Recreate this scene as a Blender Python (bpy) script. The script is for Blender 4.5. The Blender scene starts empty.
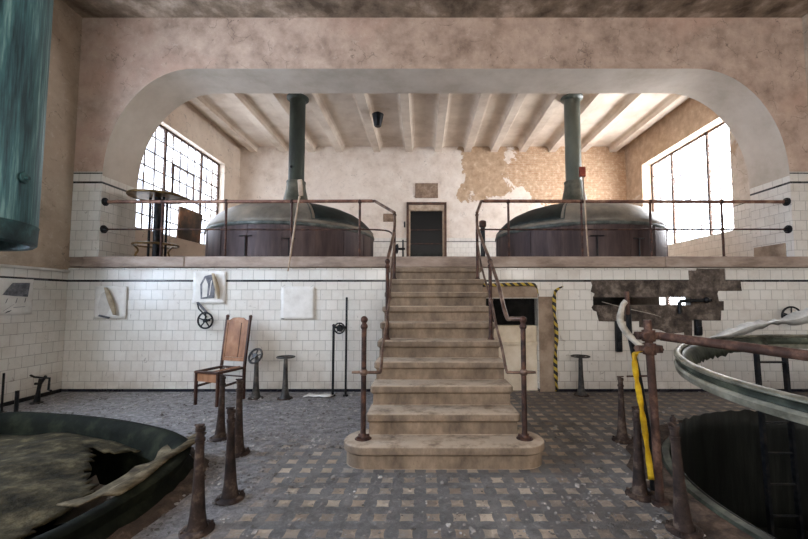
import bpy, bmesh, math, random
from mathutils import Vector, Matrix
random.seed(7)
R = math.radians; PI = math.pi
S = bpy.context.scene; C = S.collection

# ---------------------------------------------------------------- camera
cam_d = bpy.data.cameras.new('camera'); cam = bpy.data.objects.new('camera', cam_d); C.objects.link(cam)
cam.location = (0, 0, 1.6); cam.rotation_euler = (R(90 + 3.5), 0, 0)
cam_d.sensor_width = 36; cam_d.lens = 383 / 808 * 36
cam_d.shift_x = -18 / 808; cam_d.shift_y = 7.1 / 808; cam_d.clip_start = 0.05
S.camera = cam
# ---------------------------------------------------------------- world, light, exposure
W = bpy.data.worlds.new('sky'); S.world = W; W.use_nodes = True
bg = W.node_tree.nodes['Background']; bg.inputs[0].default_value = (.86, .93, 1, 1); bg.inputs[1].default_value = 3.0
S.view_settings.view_transform = 'Standard'; S.view_settings.look = 'None'
S.view_settings.exposure = 0.0; S.view_settings.gamma = 1
S.view_settings.use_curve_mapping = False
S.cycles.use_denoising = True
S.cycles.max_bounces = 10; S.cycles.diffuse_bounces = 6; S.cycles.sample_clamp_indirect = 6

def area(name, loc, d, sx, sy, power, col):
    l = bpy.data.lights.new(name, 'AREA'); l.shape = 'RECTANGLE'; l.size = sx; l.size_y = sy
    l.energy = power; l.color = col
    o = bpy.data.objects.new(name, l); C.objects.link(o); o.location = loc
    o.rotation_euler = Vector(d).to_track_quat('-Z', 'Y').to_euler(); return o
# daylight outside each window
area('daylight_upper_left', (-7.3, 10, 4.7), (1, 0, 0), 5.2, 3.6, 480, (.93, .96, 1))
area('daylight_upper_right', (8.1, 10.2, 4.7), (-1, 0, 0), 5.2, 3.6, 1900, (1, .97, .92))
area('daylight_cellar', (8.1, 10.3, 1.4), (-1, 0, 0), 3, 2, 260, (1, .98, .95))
area('daylight_side', (-7.3, 1.0, 4.3), (1, 0.15, -0.25), 3.2, 3.4, 1000, (.70, .84, 1))
area('daylight_side_near', (-7.3, 4.25, 3.7), (1, 0, 0), 2.6, 4.6, 900, (.74, .86, 1))
area('daylight_rear', (1.6, -5.9, 4.2), (0, 1, -0.12), 9.0, 3.6, 1350, (1, .87, .70))

# ---------------------------------------------------------------- materials
def srgb(h):
    v = [int(h[i:i + 2], 16) / 255 for i in (0, 2, 4)]
    return tuple((c / 12.92 if c <= .04045 else ((c + .055) / 1.055) ** 2.4) for c in v) + (1,)
class N:
    def __init__(s, name):
        s.m = bpy.data.materials.new(name); s.m.use_nodes = True; s.t = s.m.node_tree
        s.b = s.t.nodes['Principled BSDF']
    def n(s, typ, **kw):
        x = s.t.nodes.new(typ)
        for k, v in kw.items():
            if k.startswith('_'): x.inputs[k[1:].replace('_', ' ')].default_value = v
            else: setattr(x, k, v)
        return x
    def l(s, a, b): s.t.links.new(a, b)
    def pos(s, scale=(1, 1, 1), kind='pos', off=(0, 0, 0)):
        if kind == 'pos': o = s.n('ShaderNodeNewGeometry').outputs['Position']
        else: o = s.n('ShaderNodeTexCoord').outputs['Object']
        mp = s.n('ShaderNodeMapping'); mp.inputs['Scale'].default_value = scale; mp.inputs['Location'].default_value = off
        s.l(o, mp.inputs['Vector']); return mp.outputs[0]
    def noise(s, vec, scale, detail=6, rough=.6, dist=0):
        x = s.n('ShaderNodeTexNoise'); x.inputs['Scale'].default_value = scale
        x.inputs['Detail'].default_value = detail; x.inputs['Roughness'].default_value = rough
        x.inputs['Distortion'].default_value = dist
        s.l(vec, x.inputs['Vector']); return x.outputs['Fac']
    def ramp(s, fac, stops):
        x = s.n('ShaderNodeValToRGB'); e = x.color_ramp.elements
        while len(e) < len(stops): e.new(.5)
        for i, (p, c) in enumerate(stops):
            e[i].position = p; e[i].color = c if len(c) == 4 else (*c, 1)
        s.l(fac, x.inputs[0]); return x.outputs[0]
    def mix(s, fac, a, b, mode='MIX'):
        x = s.n('ShaderNodeMix', data_type='RGBA', blend_type=mode)
        for i, v in ((0, fac), (6, a), (7, b)):
            if hasattr(v, 'is_linked') or hasattr(v, 'links'): s.l(v, x.inputs[i])
            else: x.inputs[i].default_value = v
        return x.outputs[2]
    def math(s, op, a, b=0, c=0):
        x = s.n('ShaderNodeMath', operation=op)
        for i, v in enumerate((a, b, c)):
            if hasattr(v, 'links'): s.l(v, x.inputs[i])
            else: x.inputs[i].default_value = v
        return x.outputs[0]
    def sep(s, vec):
        x = s.n('ShaderNodeSeparateXYZ'); s.l(vec, x.inputs[0]); return x.outputs
    def comb(s, a, b, c=0):
        x = s.n('ShaderNodeCombineXYZ')
        for i, v in enumerate((a, b, c)):
            if hasattr(v, 'links'): s.l(v, x.inputs[i])
            else: x.inputs[i].default_value = v
        return x.outputs[0]
    def bump(s, h, strength=.4, dist=.01):
        x = s.n('ShaderNodeBump'); x.inputs['Strength'].default_value = strength; x.inputs['Distance'].default_value = dist
        s.l(h, x.inputs['Height']); s.l(x.outputs[0], s.b.inputs['Normal']); return x
    def col(s, c): s.l(c, s.b.inputs['Base Color'])
    def step(s, v, lo, hi):       # smooth 0..1
        x = s.n('ShaderNodeMapRange'); x.inputs[1].default_value = lo; x.inputs[2].default_value = hi; x.clamp = True
        s.l(v, x.inputs[0]); return x.outputs[0]

def aged(name, c1, c2, c3=None, scale=3, rough=.75, metal=0, bump=.3, stretch=(1, 1, 1), kind='pos', fine=40, dist=.01, spec=.3):
    k = N(name); v = k.pos(stretch, kind)
    f = k.noise(v, scale, 8, .65)
    st = [(.36, srgb(c1)), (.52, srgb(c2))] + ([(.68, srgb(c3))] if c3 else [])
    k.col(k.ramp(f, st)); k.b.inputs['Roughness'].default_value = rough; k.b.inputs['Metallic'].default_value = metal
    k.b.inputs['Specular IOR Level'].default_value = spec
    h = k.math('ADD', f, k.math('MULTIPLY', k.noise(v, fine, 4), .5)); k.bump(h, bump, dist)
    return k.m

def wall_mat(name, tile_top, stripes, plaster, tile=('a29d95', 'd6d2c9', 'dfdbd3'), brick=None, tiles=(.2, .178), base_dirt=True, cracks=.6):
    """glazed tiles up to tile_top, plaster above; works on any upright wall"""
    k = N(name); P = k.n('ShaderNodeNewGeometry').outputs['Position']; x, y, z = k.sep(P)
    u = k.math('ADD', x, y)
    # plaster
    big = k.noise(P, .55, 5, .55); mid = k.noise(P, 2.6, 9, .68); fine = k.noise(P, 22, 6, .7)
    pc = k.ramp(mid, [(.30, srgb(plaster[0])), (.47, srgb(plaster[1])), (.66, srgb(plaster[2]))])
    pc = k.mix(k.math('MULTIPLY', k.step(big, .5, .66), .7), pc, srgb(plaster[3]))
    grit = k.noise(P, 9, 9, .78, .6); pc = k.mix(k.math('MULTIPLY', k.step(grit, .56, .68), .30), pc, srgb('6f5f52')); pc = k.mix(k.math('MULTIPLY', k.step(grit, .44, .34), .35), pc, srgb('d2c3b4'))
    vo = k.n('ShaderNodeTexVoronoi', feature='DISTANCE_TO_EDGE'); vo.inputs['Scale'].default_value = 1.7
    wv = k.n('ShaderNodeVectorMath', operation='ADD'); k.l(P, wv.inputs[0])
    nz = k.n('ShaderNodeTexNoise'); nz.inputs['Scale'].default_value = 2.2; nz.inputs['Detail'].default_value = 6; k.l(P, nz.inputs['Vector'])
    k.l(nz.outputs['Color'], wv.inputs[1]); k.l(wv.outputs[0], vo.inputs['Vector'])
    crack = k.math('MULTIPLY', k.math('SUBTRACT', 1, k.step(vo.outputs['Distance'], .0, .018)), k.step(k.noise(P, 2.1, 4), .53, .57))
    pc = k.mix(k.math('MULTIPLY', crack, cracks), pc, srgb('4a3c33'))
    spots = k.step(k.noise(P, 7, 4, .6, 1.5), .67, .71)
    pc = k.mix(k.math('MULTIPLY', spots, .5), pc, srgb('6b5a4c'))
    hp = k.math('ADD', k.math('MULTIPLY', mid, 1.0), k.math('MULTIPLY', fine, .3))
    if brick:
        bt = k.n('ShaderNodeTexBrick'); k.l(k.comb(u, z), bt.inputs['Vector']); bt.inputs['Scale'].default_value = 1
        for i, v in (('Brick Width', .26), ('Row Height', .08), ('Mortar Size', .012), ('Bias', -.1)): bt.inputs[i].default_value = v
        bt.inputs['Color1'].default_value = srgb('a37c5b'); bt.inputs['Color2'].default_value = srgb('b99a79'); bt.inputs['Mortar'].default_value = srgb('b09c82')
        bc = k.mix(.5, bt.outputs['Color'], k.ramp(k.noise(P, 9, 7, .7), [(.3, srgb('80654e')), (.5, srgb('b39274')), (.66, srgb('e0cfb8'))]))
        edge = k.math('MULTIPLY', k.math('SUBTRACT', k.noise(P, .95, 9, .66, .7), .5), 6.0)
        tan_m = brick(k, x, y, z, edge, 0); br_m = brick(k, x, y, z, edge, 1)
        pc = k.mix(tan_m, pc, k.ramp(k.noise(P, 5, 8, .7), [(.35, srgb('957a5f')), (.55, srgb('b2977b')), (.7, srgb('cbb59b'))]))
        pc = k.mix(br_m, pc, bc); hp = k.math('SUBTRACT', hp, k.math('MULTIPLY', tan_m, 1.2))
    # tiles
    tt = k.n('ShaderNodeTexBrick'); k.l(k.comb(u, z), tt.inputs['Vector']); tt.inputs['Scale'].default_value = 1
    for i, v in (('Brick Width', tiles[0]), ('Row Height', tiles[1]), ('Mortar Size', .004), ('Mortar Smooth', .3), ('Bias', 0)): tt.inputs[i].default_value = v
    tt.inputs['Color1'].default_value = srgb(tile[1]); tt.inputs['Color2'].default_value = srgb(tile[2]); tt.inputs['Mortar'].default_value = srgb(tile[0])
    tc = tt.outputs['Color']
    dirt = k.step(k.noise(P, 1.3, 9, .72), .44, .72)
    tc = k.mix(k.math('MULTIPLY', dirt, .42), tc, srgb('9a8570'))
    sp = k.step(k.noise(P, 9, 5, .62, 1), .66, .70)
    tc = k.mix(k.math('MULTIPLY', sp, .45), tc, srgb('6e6255'))
    if base_dirt:
        bd = k.math('MULTIPLY', k.math('SUBTRACT', 1, k.step(z, .02, .5)), k.step(k.noise(P, 3, 6), .3, .7))
        tc = k.mix(k.math('MULTIPLY', bd, .6), tc, srgb('8c7a66'))
        bs = k.math('LESS_THAN', z, .05); tc = k.mix(bs, tc, srgb('23232b'))
    for (zc, w) in stripes:
        m = k.math('LESS_THAN', k.math('ABSOLUTE', k.math('SUBTRACT', z, zc)), w)
        tc = k.mix(m, tc, srgb('2a2a2c'))
    above = k.math('GREATER_THAN', z, tile_top)
    k.col(k.mix(above, tc, pc))
    k.l(k.math('ADD', k.math('MULTIPLY', above, .5), k.math('ADD', .16, k.math('MULTIPLY', dirt, .4))), k.b.inputs['Roughness'])
    k.b.inputs['Specular IOR Level'].default_value = .5
    th = k.math('ADD', k.math('MULTIPLY', k.math('SUBTRACT', 1, tt.outputs['Fac']), .35), k.math('MULTIPLY', fine, .03))
    hx = k.n('ShaderNodeMix', data_type='FLOAT'); k.l(above, hx.inputs[0]); k.l(th, hx.inputs[2]); k.l(hp, hx.inputs[3])
    k.bump(hx.outputs[0], .6, .025)
    return k.m

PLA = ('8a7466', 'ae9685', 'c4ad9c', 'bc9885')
def bk_mask(k, x, y, z, e, which):
    if which == 0:      # bare render patch
        a = k.math('MINIMUM', k.math('MINIMUM', k.math('SUBTRACT', x, 1.35), k.math('SUBTRACT', 3.0, x)), k.math('MULTIPLY', k.math('SUBTRACT', z, 5.15), .8))
        b = k.math('MINIMUM', k.math('SUBTRACT', x, 5.2), k.math('MULTIPLY', k.math('SUBTRACT', z, 4.2), .8))
        a = k.math('MAXIMUM', a, b)
        return k.step(k.math('ADD', k.math('MULTIPLY', a, 1.4), k.math('MULTIPLY', e, .4)), .0, .05)
    a = k.math('MINIMUM', k.math('SUBTRACT', k.math('ADD', x, k.math('MULTIPLY', k.math('SUBTRACT', z, 5.6), .9)), 3.3), k.math('SUBTRACT', x, 2.9))
    return k.step(k.math('ADD', k.math('MULTIPLY', a, .8), k.math('MULTIPLY', e, .6)), .0, .05)
def rt_mask(k, x, y, z, e, which):
    if which == 1: return k.math('MULTIPLY', z, 0)
    a = k.math('MULTIPLY', k.math('SUBTRACT', y, 8.6), 1.2)
    b = k.math('MULTIPLY', k.math('SUBTRACT', z, 4.4), .9)
    return k.math('MULTIPLY', k.step(k.math('ADD', k.math('MINIMUM', a, b), e), .1, .3), .8)

M = {}
M['wall_front'] = wall_mat('glazed_tile_wall', 2.17, [(1.94, .018)], PLA)
M['wall_arch'] = wall_mat('arch_plaster', 3.92, [(3.89, .012), (3.72, .018)], PLA, base_dirt=False)
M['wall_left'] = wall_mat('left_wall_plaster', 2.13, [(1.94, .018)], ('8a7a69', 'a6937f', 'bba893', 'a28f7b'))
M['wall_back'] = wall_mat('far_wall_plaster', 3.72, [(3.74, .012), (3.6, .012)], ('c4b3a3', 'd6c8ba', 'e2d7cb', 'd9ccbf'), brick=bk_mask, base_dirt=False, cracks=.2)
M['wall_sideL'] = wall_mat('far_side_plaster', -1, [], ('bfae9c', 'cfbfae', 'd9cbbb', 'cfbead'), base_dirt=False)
M['wall_sideR'] = wall_mat('far_right_plaster', 3.72, [(3.72, .015)], ('a89a88', 'bcae9d', 'cfc3b4', 'bdae9c'), brick=rt_mask, base_dirt=False)
M['soffit'] = aged('arch_soffit_plaster', 'aea293', 'bcb0a2', 'c6bbae', 1.2, .85, bump=.15)
M['ceil_back'] = aged('painted_ceiling', 'b5a594', 'c9bbab', 'd6cabb', 1.0, .85, bump=.1)
M['ceil_front'] = aged('peeling_ceiling', '5a4c3e', '8f7d6b', 'cdb8a5', 1.6, .9, bump=.6)
M['stone'] = aged('worn_stone_step', '574839', '7c6957', '988571', 3.2, .7, bump=.4, stretch=(1.6, 1, .7), fine=60)
k = N('worn_stone_step'); P = k.n('ShaderNodeNewGeometry').outputs['Position']; x, y, z = k.sep(P)
f1 = k.noise(k.pos((1.4, 1.4, .8)), 3, 9, .7); f2 = k.noise(P, 28, 6, .7)
c = k.ramp(f1, [(.32, srgb('524539')), (.5, srgb('796856')), (.68, srgb('98846f'))])
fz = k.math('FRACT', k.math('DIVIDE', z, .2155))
lit_nosing = k.math('MAXIMUM', k.step(fz, .93, .985), k.math('LESS_THAN', fz, .02))  # paler step edges, painting in the light caught along the nosings
c = k.mix(k.math('MULTIPLY', lit_nosing, k.math('MULTIPLY', k.step(k.noise(P, 5, 6, .7), .34, .52), .75)), c, srgb('bdab96'))
c = k.mix(k.math('MULTIPLY', k.step(f2, .6, .7), .5), c, srgb('4a3d32'))
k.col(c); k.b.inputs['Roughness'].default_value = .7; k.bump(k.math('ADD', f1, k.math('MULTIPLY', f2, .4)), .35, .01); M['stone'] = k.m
M['slab'] = aged('platform_stone_edge', '7d6c60', '9b897c', 'b0a092', 1.6, .65, bump=.25, stretch=(1, 1, 3))
M['iron'] = aged('rusted_iron', '2b211e', '4a3630', '6b4b3c', 9, .6, .45, .4, fine=90)
M['dark_iron'] = aged('dark_iron', '15171a', '26282b', '3a3530', 9, .45, .6, .2)
M['wheel_grey'] = aged('grey_brown_iron', '2b2a2a', '454341', '68615a', 8, .5, .4, .2)
M['rail'] = aged('brown_painted_rail', '5a3f38', '7d5a4c', 'a98772', 5, .45, .3, .2)
M['handrail'] = aged('worn_handrail', '4a3a34', '705a4e', '96806f', 6, .4, .5, .2)
M['rust'] = aged('red_rust_pipe', '2e211c', '4a342b', '77594a', 8, .7, .2, .5, fine=70)
M['ped'] = aged('flaking_pedestal', '211917', '392c26', '6e5d50', 8, .7, .25, .25, fine=60)
M['copper_body'] = aged('purple_brown_copper', '33292a', '473a39', '5c4d49', 1.6, .5, .35, .15, stretch=(3, 3, .4))
M['dome'] = aged('tarnished_dome', '625c54', '7d766b', '968c7d', 1.5, .5, .15, .15)
M['hatch'] = aged('dark_hatch_metal', '0f1413', '1a2220', '28312e', 3, .6, .1, .2)
M['dome_rim'] = aged('dark_dome_rim', '3a3f3e', '535955', '6d706a', 5, .5, .4, .2)
M['flue'] = aged('green_painted_flue', '1d211c', '2a2f28', '3c4238', 2, .55, 0, .1, stretch=(1, 1, .4))
M['flue_pale'] = aged('pale_flue_base', '3e4038', '55554a', '6e6a5e', 3, .5, .2, .15)
M['teal'] = aged('teal_copper_patina', '21383d', '426a6d', '86aaa5', 3.2, .5, .25, .25, stretch=(5, 5, .35), fine=30)
M['teal_dark'] = aged('dark_copper_band', '16282a', '2b4647', '467070', 4, .55, .3, .2)
M['olive'] = aged('corroded_olive_lid', '1f1b12', '3a3424', '5e553f', 6, .85, 0, .8, spec=.08, fine=14, dist=.03)
M['green_rim'] = aged('green_copper_rim', '0c0e09', '161912', '2b2e22', 3.5, .85, 0, .4, spec=.08)
M['tan_metal'] = aged('bare_torn_copper', '2f2618', '544935', '7c705a', 7, .8, 0, .6, spec=.1)
M['pit'] = aged('black_tank_interior', '151614', '1f211e', '2d2f2b', 2.5, .5, .3, .3, stretch=(4, 4, .4))
M['verdigris'] = aged('pale_verdigris_ring', '55554a', '827f70', 'aaa695', 4, .45, .4, .3, stretch=(1, 1, 1))
M['rim_dark'] = aged('dark_verdigris', '20231b', '40443a', '646756', 4, .5, .4, .3)
M['torn'] = aged('torn_silver_sheet', 'a9a8a3', 'c9c7c1', 'e3e0da', 5, .45, .1, .3)
M['wood'] = aged('worn_orange_wood', '7a5339', '94694b', 'a97e60', 3, .5, 0, .15, stretch=(2, 2, 1), kind='obj')
M['wood_dark'] = aged('dark_chair_wood', '2a1a15', '41291f', '5b3b2c', 5, .45, 0, .2, kind='obj')
M['stick'] = aged('pale_stick_wood', '8a7664', 'a8937e', 'c2ae98', 6, .6, 0, .2)
M['rustpanel'] = aged('brown_panel', '2e2723', '54402f', '86583a', 2.2, .5, .1, .2)
M['brass'] = aged('dull_brass', '4e3c24', '77603c', '9a8055', 5, .4, .6, .2)
M['paper'] = aged('aged_paper', 'cfcac2', 'dcd8d1', 'e6e2dc', 4, .8, 0, .2)
M['ink'] = aged('grey_ink', '4e4f54', '6a6a6e', '86858a', 12, .8, 0, .1)
M['paper_back'] = aged('tan_paper_back', '8d7f6c', 'a89880', 'bcae97', 6, .8, 0, .1)
M['concrete'] = aged('bare_render_patch', '342d28', '574d45', '83776c', 7, .9, 0, .8, fine=30, dist=.03)
M['pier'] = aged('tan_render_pier', '7a6858', '978472', 'ab9986', 3, .85, 0, .3)
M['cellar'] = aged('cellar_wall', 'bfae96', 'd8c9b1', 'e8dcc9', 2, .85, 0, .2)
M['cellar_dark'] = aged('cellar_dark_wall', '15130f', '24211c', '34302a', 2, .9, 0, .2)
M['doorframe'] = aged('dark_door_frame', '3b2b24', '52392d', '6b4c3b', 5, .55, 0, .2)
M['doorliner'] = aged('pale_door_liner', '8f7c69', 'ab9782', 'bfae9a', 5, .6, 0, .2)
M['winframe'] = aged('rusted_window_frame', '2e221d', '46352c', '6a4d3b', 8, .6, .2, .2)
M['white'] = aged('white_paint', 'b8b2aa', 'cdc8c0', 'ddd8d1', 3, .6, 0, .15)
M['niche'] = aged('brown_niche', '6f5a4a', '87715e', '9d8876', 9, .8, 0, .4)
M['chip'] = aged('paint_chip', '4d4844', '8b8580', 'c9c3bc', 3, .9, 0, .1)
M['dirt'] = aged('mortar_dirt', '2f2722', '4a3d34', '6d5c4e', 7, .95, 0, .9, fine=35, dist=.03)
M['red'] = aged('faded_red_box', '6b2a1f', '8a3c2c', 'a3573f', 8, .6, 0, .2)
M['yellow'] = aged('yellow_tape', '8a6a0e', 'b08c14', 'c9a52e', 8, .45, 0, .2)
M['hose'] = aged('pale_lagging', '7f786c', 'a39b8e', 'c0b9ac', 7, .7, 0, .4)

# hazard tape
k = N('black_yellow_tape'); P = k.n('ShaderNodeTexCoord').outputs['Object']; x, y, z = k.sep(P)
d = k.math('ADD', k.math('ADD', x, k.math('MULTIPLY', y, .4)), z)
m = k.math('GREATER_THAN', k.math('FRACT', k.math('MULTIPLY', d, 7.5)), .5)
k.col(k.mix(m, srgb('1b1a18'), srgb('b59a35'))); k.b.inputs['Roughness'].default_value = .5; M['hazard'] = k.m
# glass
def glass(name, tint, a, rough=.1):
    k = N(name); t = k.t; out = t.nodes['Material Output']
    tr = k.n('ShaderNodeBsdfTransparent'); tr.inputs[0].default_value = tint
    df = k.n('ShaderNodeBsdfTranslucent'); df.inputs[0].default_value = (.9, .92, .95, 1)
    gl = k.n('ShaderNodeBsdfGlossy'); gl.inputs['Roughness'].default_value = rough
    m1 = k.n('ShaderNodeMixShader'); m2 = k.n('ShaderNodeMixShader')
    k.l(k.math('MULTIPLY', k.step(k.noise(k.pos(), 3, 4), .4, .7), a), m1.inputs[0]); k.l(tr.outputs[0], m1.inputs[1]); k.l(df.outputs[0], m1.inputs[2])
    m2.inputs[0].default_value = .06; k.l(m1.outputs[0], m2.inputs[1]); k.l(gl.outputs[0], m2.inputs[2])
    k.l(m2.outputs[0], out.inputs[0]); t.nodes.remove(k.b); return k.m
M['glass'] = glass('dusty_window_glass', (.93, .95, 1, 1), .5)
k = N('dark_door_glass'); k.b.inputs['Base Color'].default_value = srgb('060607'); k.b.inputs['Roughness'].default_value = .35; k.b.inputs['Specular IOR Level'].default_value = .2; M['darkglass'] = k.m

# floor
k = N('dusty_tiled_floor'); P = k.n('ShaderNodeNewGeometry').outputs['Position']; x, y, z = k.sep(P)
p = .1955
fx = k.math('ABSOLUTE', k.math('SUBTRACT', k.math('FRACT', k.math('ADD', k.math('DIVIDE', k.math('ADD', x, 1.09), p), .5)), .5))
fy = k.math('ABSOLUTE', k.math('SUBTRACT', k.math('FRACT', k.math('ADD', k.math('DIVIDE', k.math('SUBTRACT', y, 3.318), p), .5)), .5))
# concave-sided light squares: corners reach further than edges
cx = k.math('ADD', .232, k.math('MULTIPLY', k.math('MULTIPLY', fy, fy), .5)); cy = k.math('ADD', .232, k.math('MULTIPLY', k.math('MULTIPLY', fx, fx), .5))
sq = k.math('MULTIPLY', k.math('LESS_THAN', fx, cx), k.math('LESS_THAN', fy, cy))
cell = k.n('ShaderNodeTexWhiteNoise', noise_dimensions='2D')
k.l(k.comb(k.math('FLOOR', k.math('ADD', k.math('DIVIDE', k.math('ADD', x, 1.09), p), .5)), k.math('FLOOR', k.math('ADD', k.math('DIVIDE', k.math('SUBTRACT', y, 3.318), p), .5))), cell.inputs['Vector'])
lc = k.ramp(cell.outputs['Value'], [(0, srgb('968371')), (.5, srgb('b09d88')), (1, srgb('c2b19d'))])
gc = k.ramp(k.noise(P, 6, 7, .7), [(.3, srgb('5a5755')), (.5, srgb('726f6c')), (.7, srgb('87837f'))])
til = k.mix(sq, gc, lc)
mid = k.noise(P, 1.1, 8, .65, .4); fine = k.noise(P, 10, 10, .82)
wob = k.math('MULTIPLY', k.math('SUBTRACT', mid, .5), 4)
leftm = k.step(k.math('ADD', k.math('MULTIPLY', x, -1), wob), 1.1, 1.9)
backl = k.math('MULTIPLY', k.step(k.math('ADD', y, k.math('MULTIPLY', wob, .6)), 3.75, 4.6), k.step(x, .4, -.3))
edgem = k.math('MULTIPLY', k.step(k.math('ADD', k.math('MULTIPLY', k.math('SUBTRACT', y, 5.0), .6), k.math('MULTIPLY', wob, .7)), 0, .9), .6)
leftm = k.math('MAXIMUM', leftm, backl)
dust = k.ramp(fine, [(.34, srgb('4a4645')), (.46, srgb('7b7777')), (.56, srgb('9d9998')), (.68, srgb('cbc5c1'))])
dustR = k.ramp(fine, [(.3, srgb('3a302a')), (.5, srgb('584b41')), (.7, srgb('776757'))])
cover = k.math('MAXIMUM', leftm, edgem)
cover = k.math('MAXIMUM', cover, k.math('MULTIPLY', k.step(k.math('ADD', k.math('MULTIPLY', fine, .6), k.math('MULTIPLY', mid, .6)), .58, .74), .8))
dc = k.mix(k.step(x, -.5, 1.6), dust, dustR)
k.col(k.mix(cover, til, dc))
k.b.inputs['Roughness'].default_value = .62; k.b.inputs['Specular IOR Level'].default_value = .45
h = k.math('ADD', k.math('MULTIPLY', fine, k.math('ADD', .25, cover)), k.math('MULTIPLY', k.noise(P, 45, 5, .7), .35)); k.bump(h, .9, .045)
M['floor'] = k.m

# ---------------------------------------------------------------- mesh helpers
ORG = {}
def obj(name, bm, mat, parent=None, smooth=True, bevel=0, sol=0, origin=None, angle=40):
    o_ = ORG.get(parent.name, Vector((0, 0, 0))) if parent else (Vector(origin) if origin else Vector((0, 0, 0)))
    if o_.length: bmesh.ops.translate(bm, verts=bm.verts, vec=-o_)
    bmesh.ops.recalc_face_normals(bm, faces=bm.faces)
    me = bpy.data.meshes.new(name)
    for f in bm.faces: f.smooth = smooth
    bm.to_mesh(me); bm.free()
    if smooth:
        me.set_sharp_from_angle(angle=R(angle))
    for mm in (mat if isinstance(mat, (list, tuple)) else [mat]): me.materials.append(M[mm] if isinstance(mm, str) else mm)
    o = bpy.data.objects.new(name, me); C.objects.link(o)
    if parent: o.parent = parent
    elif origin: o.location = origin
    ORG[o.name] = o_.copy()
    if bevel:
        b = o.modifiers.new('bevel', 'BEVEL'); b.width = bevel; b.segments = 2; b.limit_method = 'ANGLE'
    if sol:
        b = o.modifiers.new('thickness', 'SOLIDIFY'); b.thickness = sol; b.offset = 0
    return o
def thing(name, label, cat, loc, group=None):
    o = bpy.data.objects.new(name, None); C.objects.link(o); o.location = loc; o.empty_display_size = .1
    o['label'] = label; o['category'] = cat
    if group: o['group'] = group
    ORG[o.name] = Vector(loc); return o
def tag(o, label, cat, group=None, kind=None):
    o['label'] = label; o['category'] = cat
    if group: o['group'] = group
    if kind: o['kind'] = kind
    return o
def struct(o): o['kind'] = 'structure'; return o
def sthing(name, loc=(0, 0, 0)):
    o = bpy.data.objects.new(name, None); C.objects.link(o); o.location = loc; o['kind'] = 'structure'; ORG[o.name] = Vector(loc); return o
def copy_tree(o, parent=None):
    c = o.copy(); C.objects.link(c); c.parent = parent
    for ch in list(o.children): copy_tree(ch, c)
    return c
B = bmesh.new
def box(bm, x0, x1, y0, y1, z0, z1, mi=0):
    vs = [bm.verts.new((x, y, z)) for z in (z0, z1) for x, y in ((x0, y0), (x1, y0), (x1, y1), (x0, y1))]
    for f in ((0, 3, 2, 1), (4, 5, 6, 7), (0, 1, 5, 4), (1, 2, 6, 5), (2, 3, 7, 6), (3, 0, 4, 7)):
        fc = bm.faces.new([vs[i] for i in f]); fc.material_index = mi
    return vs
def rbox(bm, c, size, mat3):   # oriented box
    vs = box(bm, -size[0] / 2, size[0] / 2, -size[1] / 2, size[1] / 2, -size[2] / 2, size[2] / 2)
    for v in vs: v.co = mat3 @ v.co + Vector(c)
def loft(bm, loops, close=True, cap0=False, cap1=False):
    L = [[bm.verts.new(p) for p in lp] for lp in loops]
    for a, b in zip(L, L[1:]):
        n = len(a)
        for i in range(n if close else n - 1):
            j = (i + 1) % n; bm.faces.new((a[i], a[j], b[j], b[i]))
    if cap0: bm.faces.new(L[0][::-1])
    if cap1: bm.faces.new(L[-1])
    return L
def tube(bm, pts, r, seg=10, cap=True):
    pts = [Vector(p) for p in pts]; n = len(pts); rs = r if isinstance(r, (list, tuple)) else [r] * n
    t0 = (pts[1] - pts[0]).normalized(); up = Vector((0, 0, 1)) if abs(t0.z) < .9 else Vector((1, 0, 0))
    nrm = t0.cross(up).normalized(); loops = []
    for i, p in enumerate(pts):
        t = (pts[min(i + 1, n - 1)] - pts[max(i - 1, 0)]).normalized()
        nrm = (nrm - t * nrm.dot(t)).normalized(); bn = t.cross(nrm)
        loops.append([p + (nrm * math.cos(a) + bn * math.sin(a)) * rs[i] for a in (2 * PI * q / seg for q in range(seg))])
    loft(bm, loops, True, cap, cap)
def smooth_path(pts, n=6):
    P = [Vector(p) for p in pts]; P = [P[0]] + P + [P[-1]]; out = []
    for i in range(1, len(P) - 2):
        a, b, c, d = P[i - 1:i + 3]
        for q in range(n):
            t = q / n
            out.append(.5 * ((2 * b) + (c - a) * t + (2 * a - 5 * b + 4 * c - d) * t * t + (3 * b - a - 3 * c + d) * t ** 3))
    out.append(P[-2]); return out
def lathe(bm, prof, c=(0, 0, 0), seg=32, a0=0, a1=360, zf=None):
    full = abs(a1 - a0) >= 360; n = seg if full else seg + 1; loops = []
    for (r, z) in prof:
        loops.append([(c[0] + r * math.cos(t), c[1] + r * math.sin(t), c[2] + z + (zf(t) if zf else 0)) for t in (R(a0 + (a1 - a0) * q / seg) for q in range(n))])
    loft(bm, loops, full)
def ball(bm, c, r, seg=10):
    prof = [(max(1e-4, r * math.sin(PI * i / 8)), -r * math.cos(PI * i / 8)) for i in range(9)]
    lathe(bm, prof, c, seg)
def disc(bm, c, r, h, seg=24, r2=None):
    lathe(bm, [(1e-4, 0), (r, 0), (r2 or r, h), (1e-4, h)], c, seg)
def torus(bm, c, Rr, r, n=Vector((0, 0, 1)), seg=32, s2=8):
    q = Vector(n).to_track_quat('Z', 'Y').to_matrix(); loops = []
    for i in range(seg):
        a = 2 * PI * i / seg; d = Vector((math.cos(a), math.sin(a), 0))
        loops.append([Vector(c) + q @ (d * (Rr + r * math.cos(b)) + Vector((0, 0, r * math.sin(b)))) for b in (2 * PI * w / s2 for w in range(s2))])
    loops.append(loops[0]); loft(bm, loops, True)
    bmesh.ops.remove_doubles(bm, verts=bm.verts, dist=1e-5)
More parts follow.
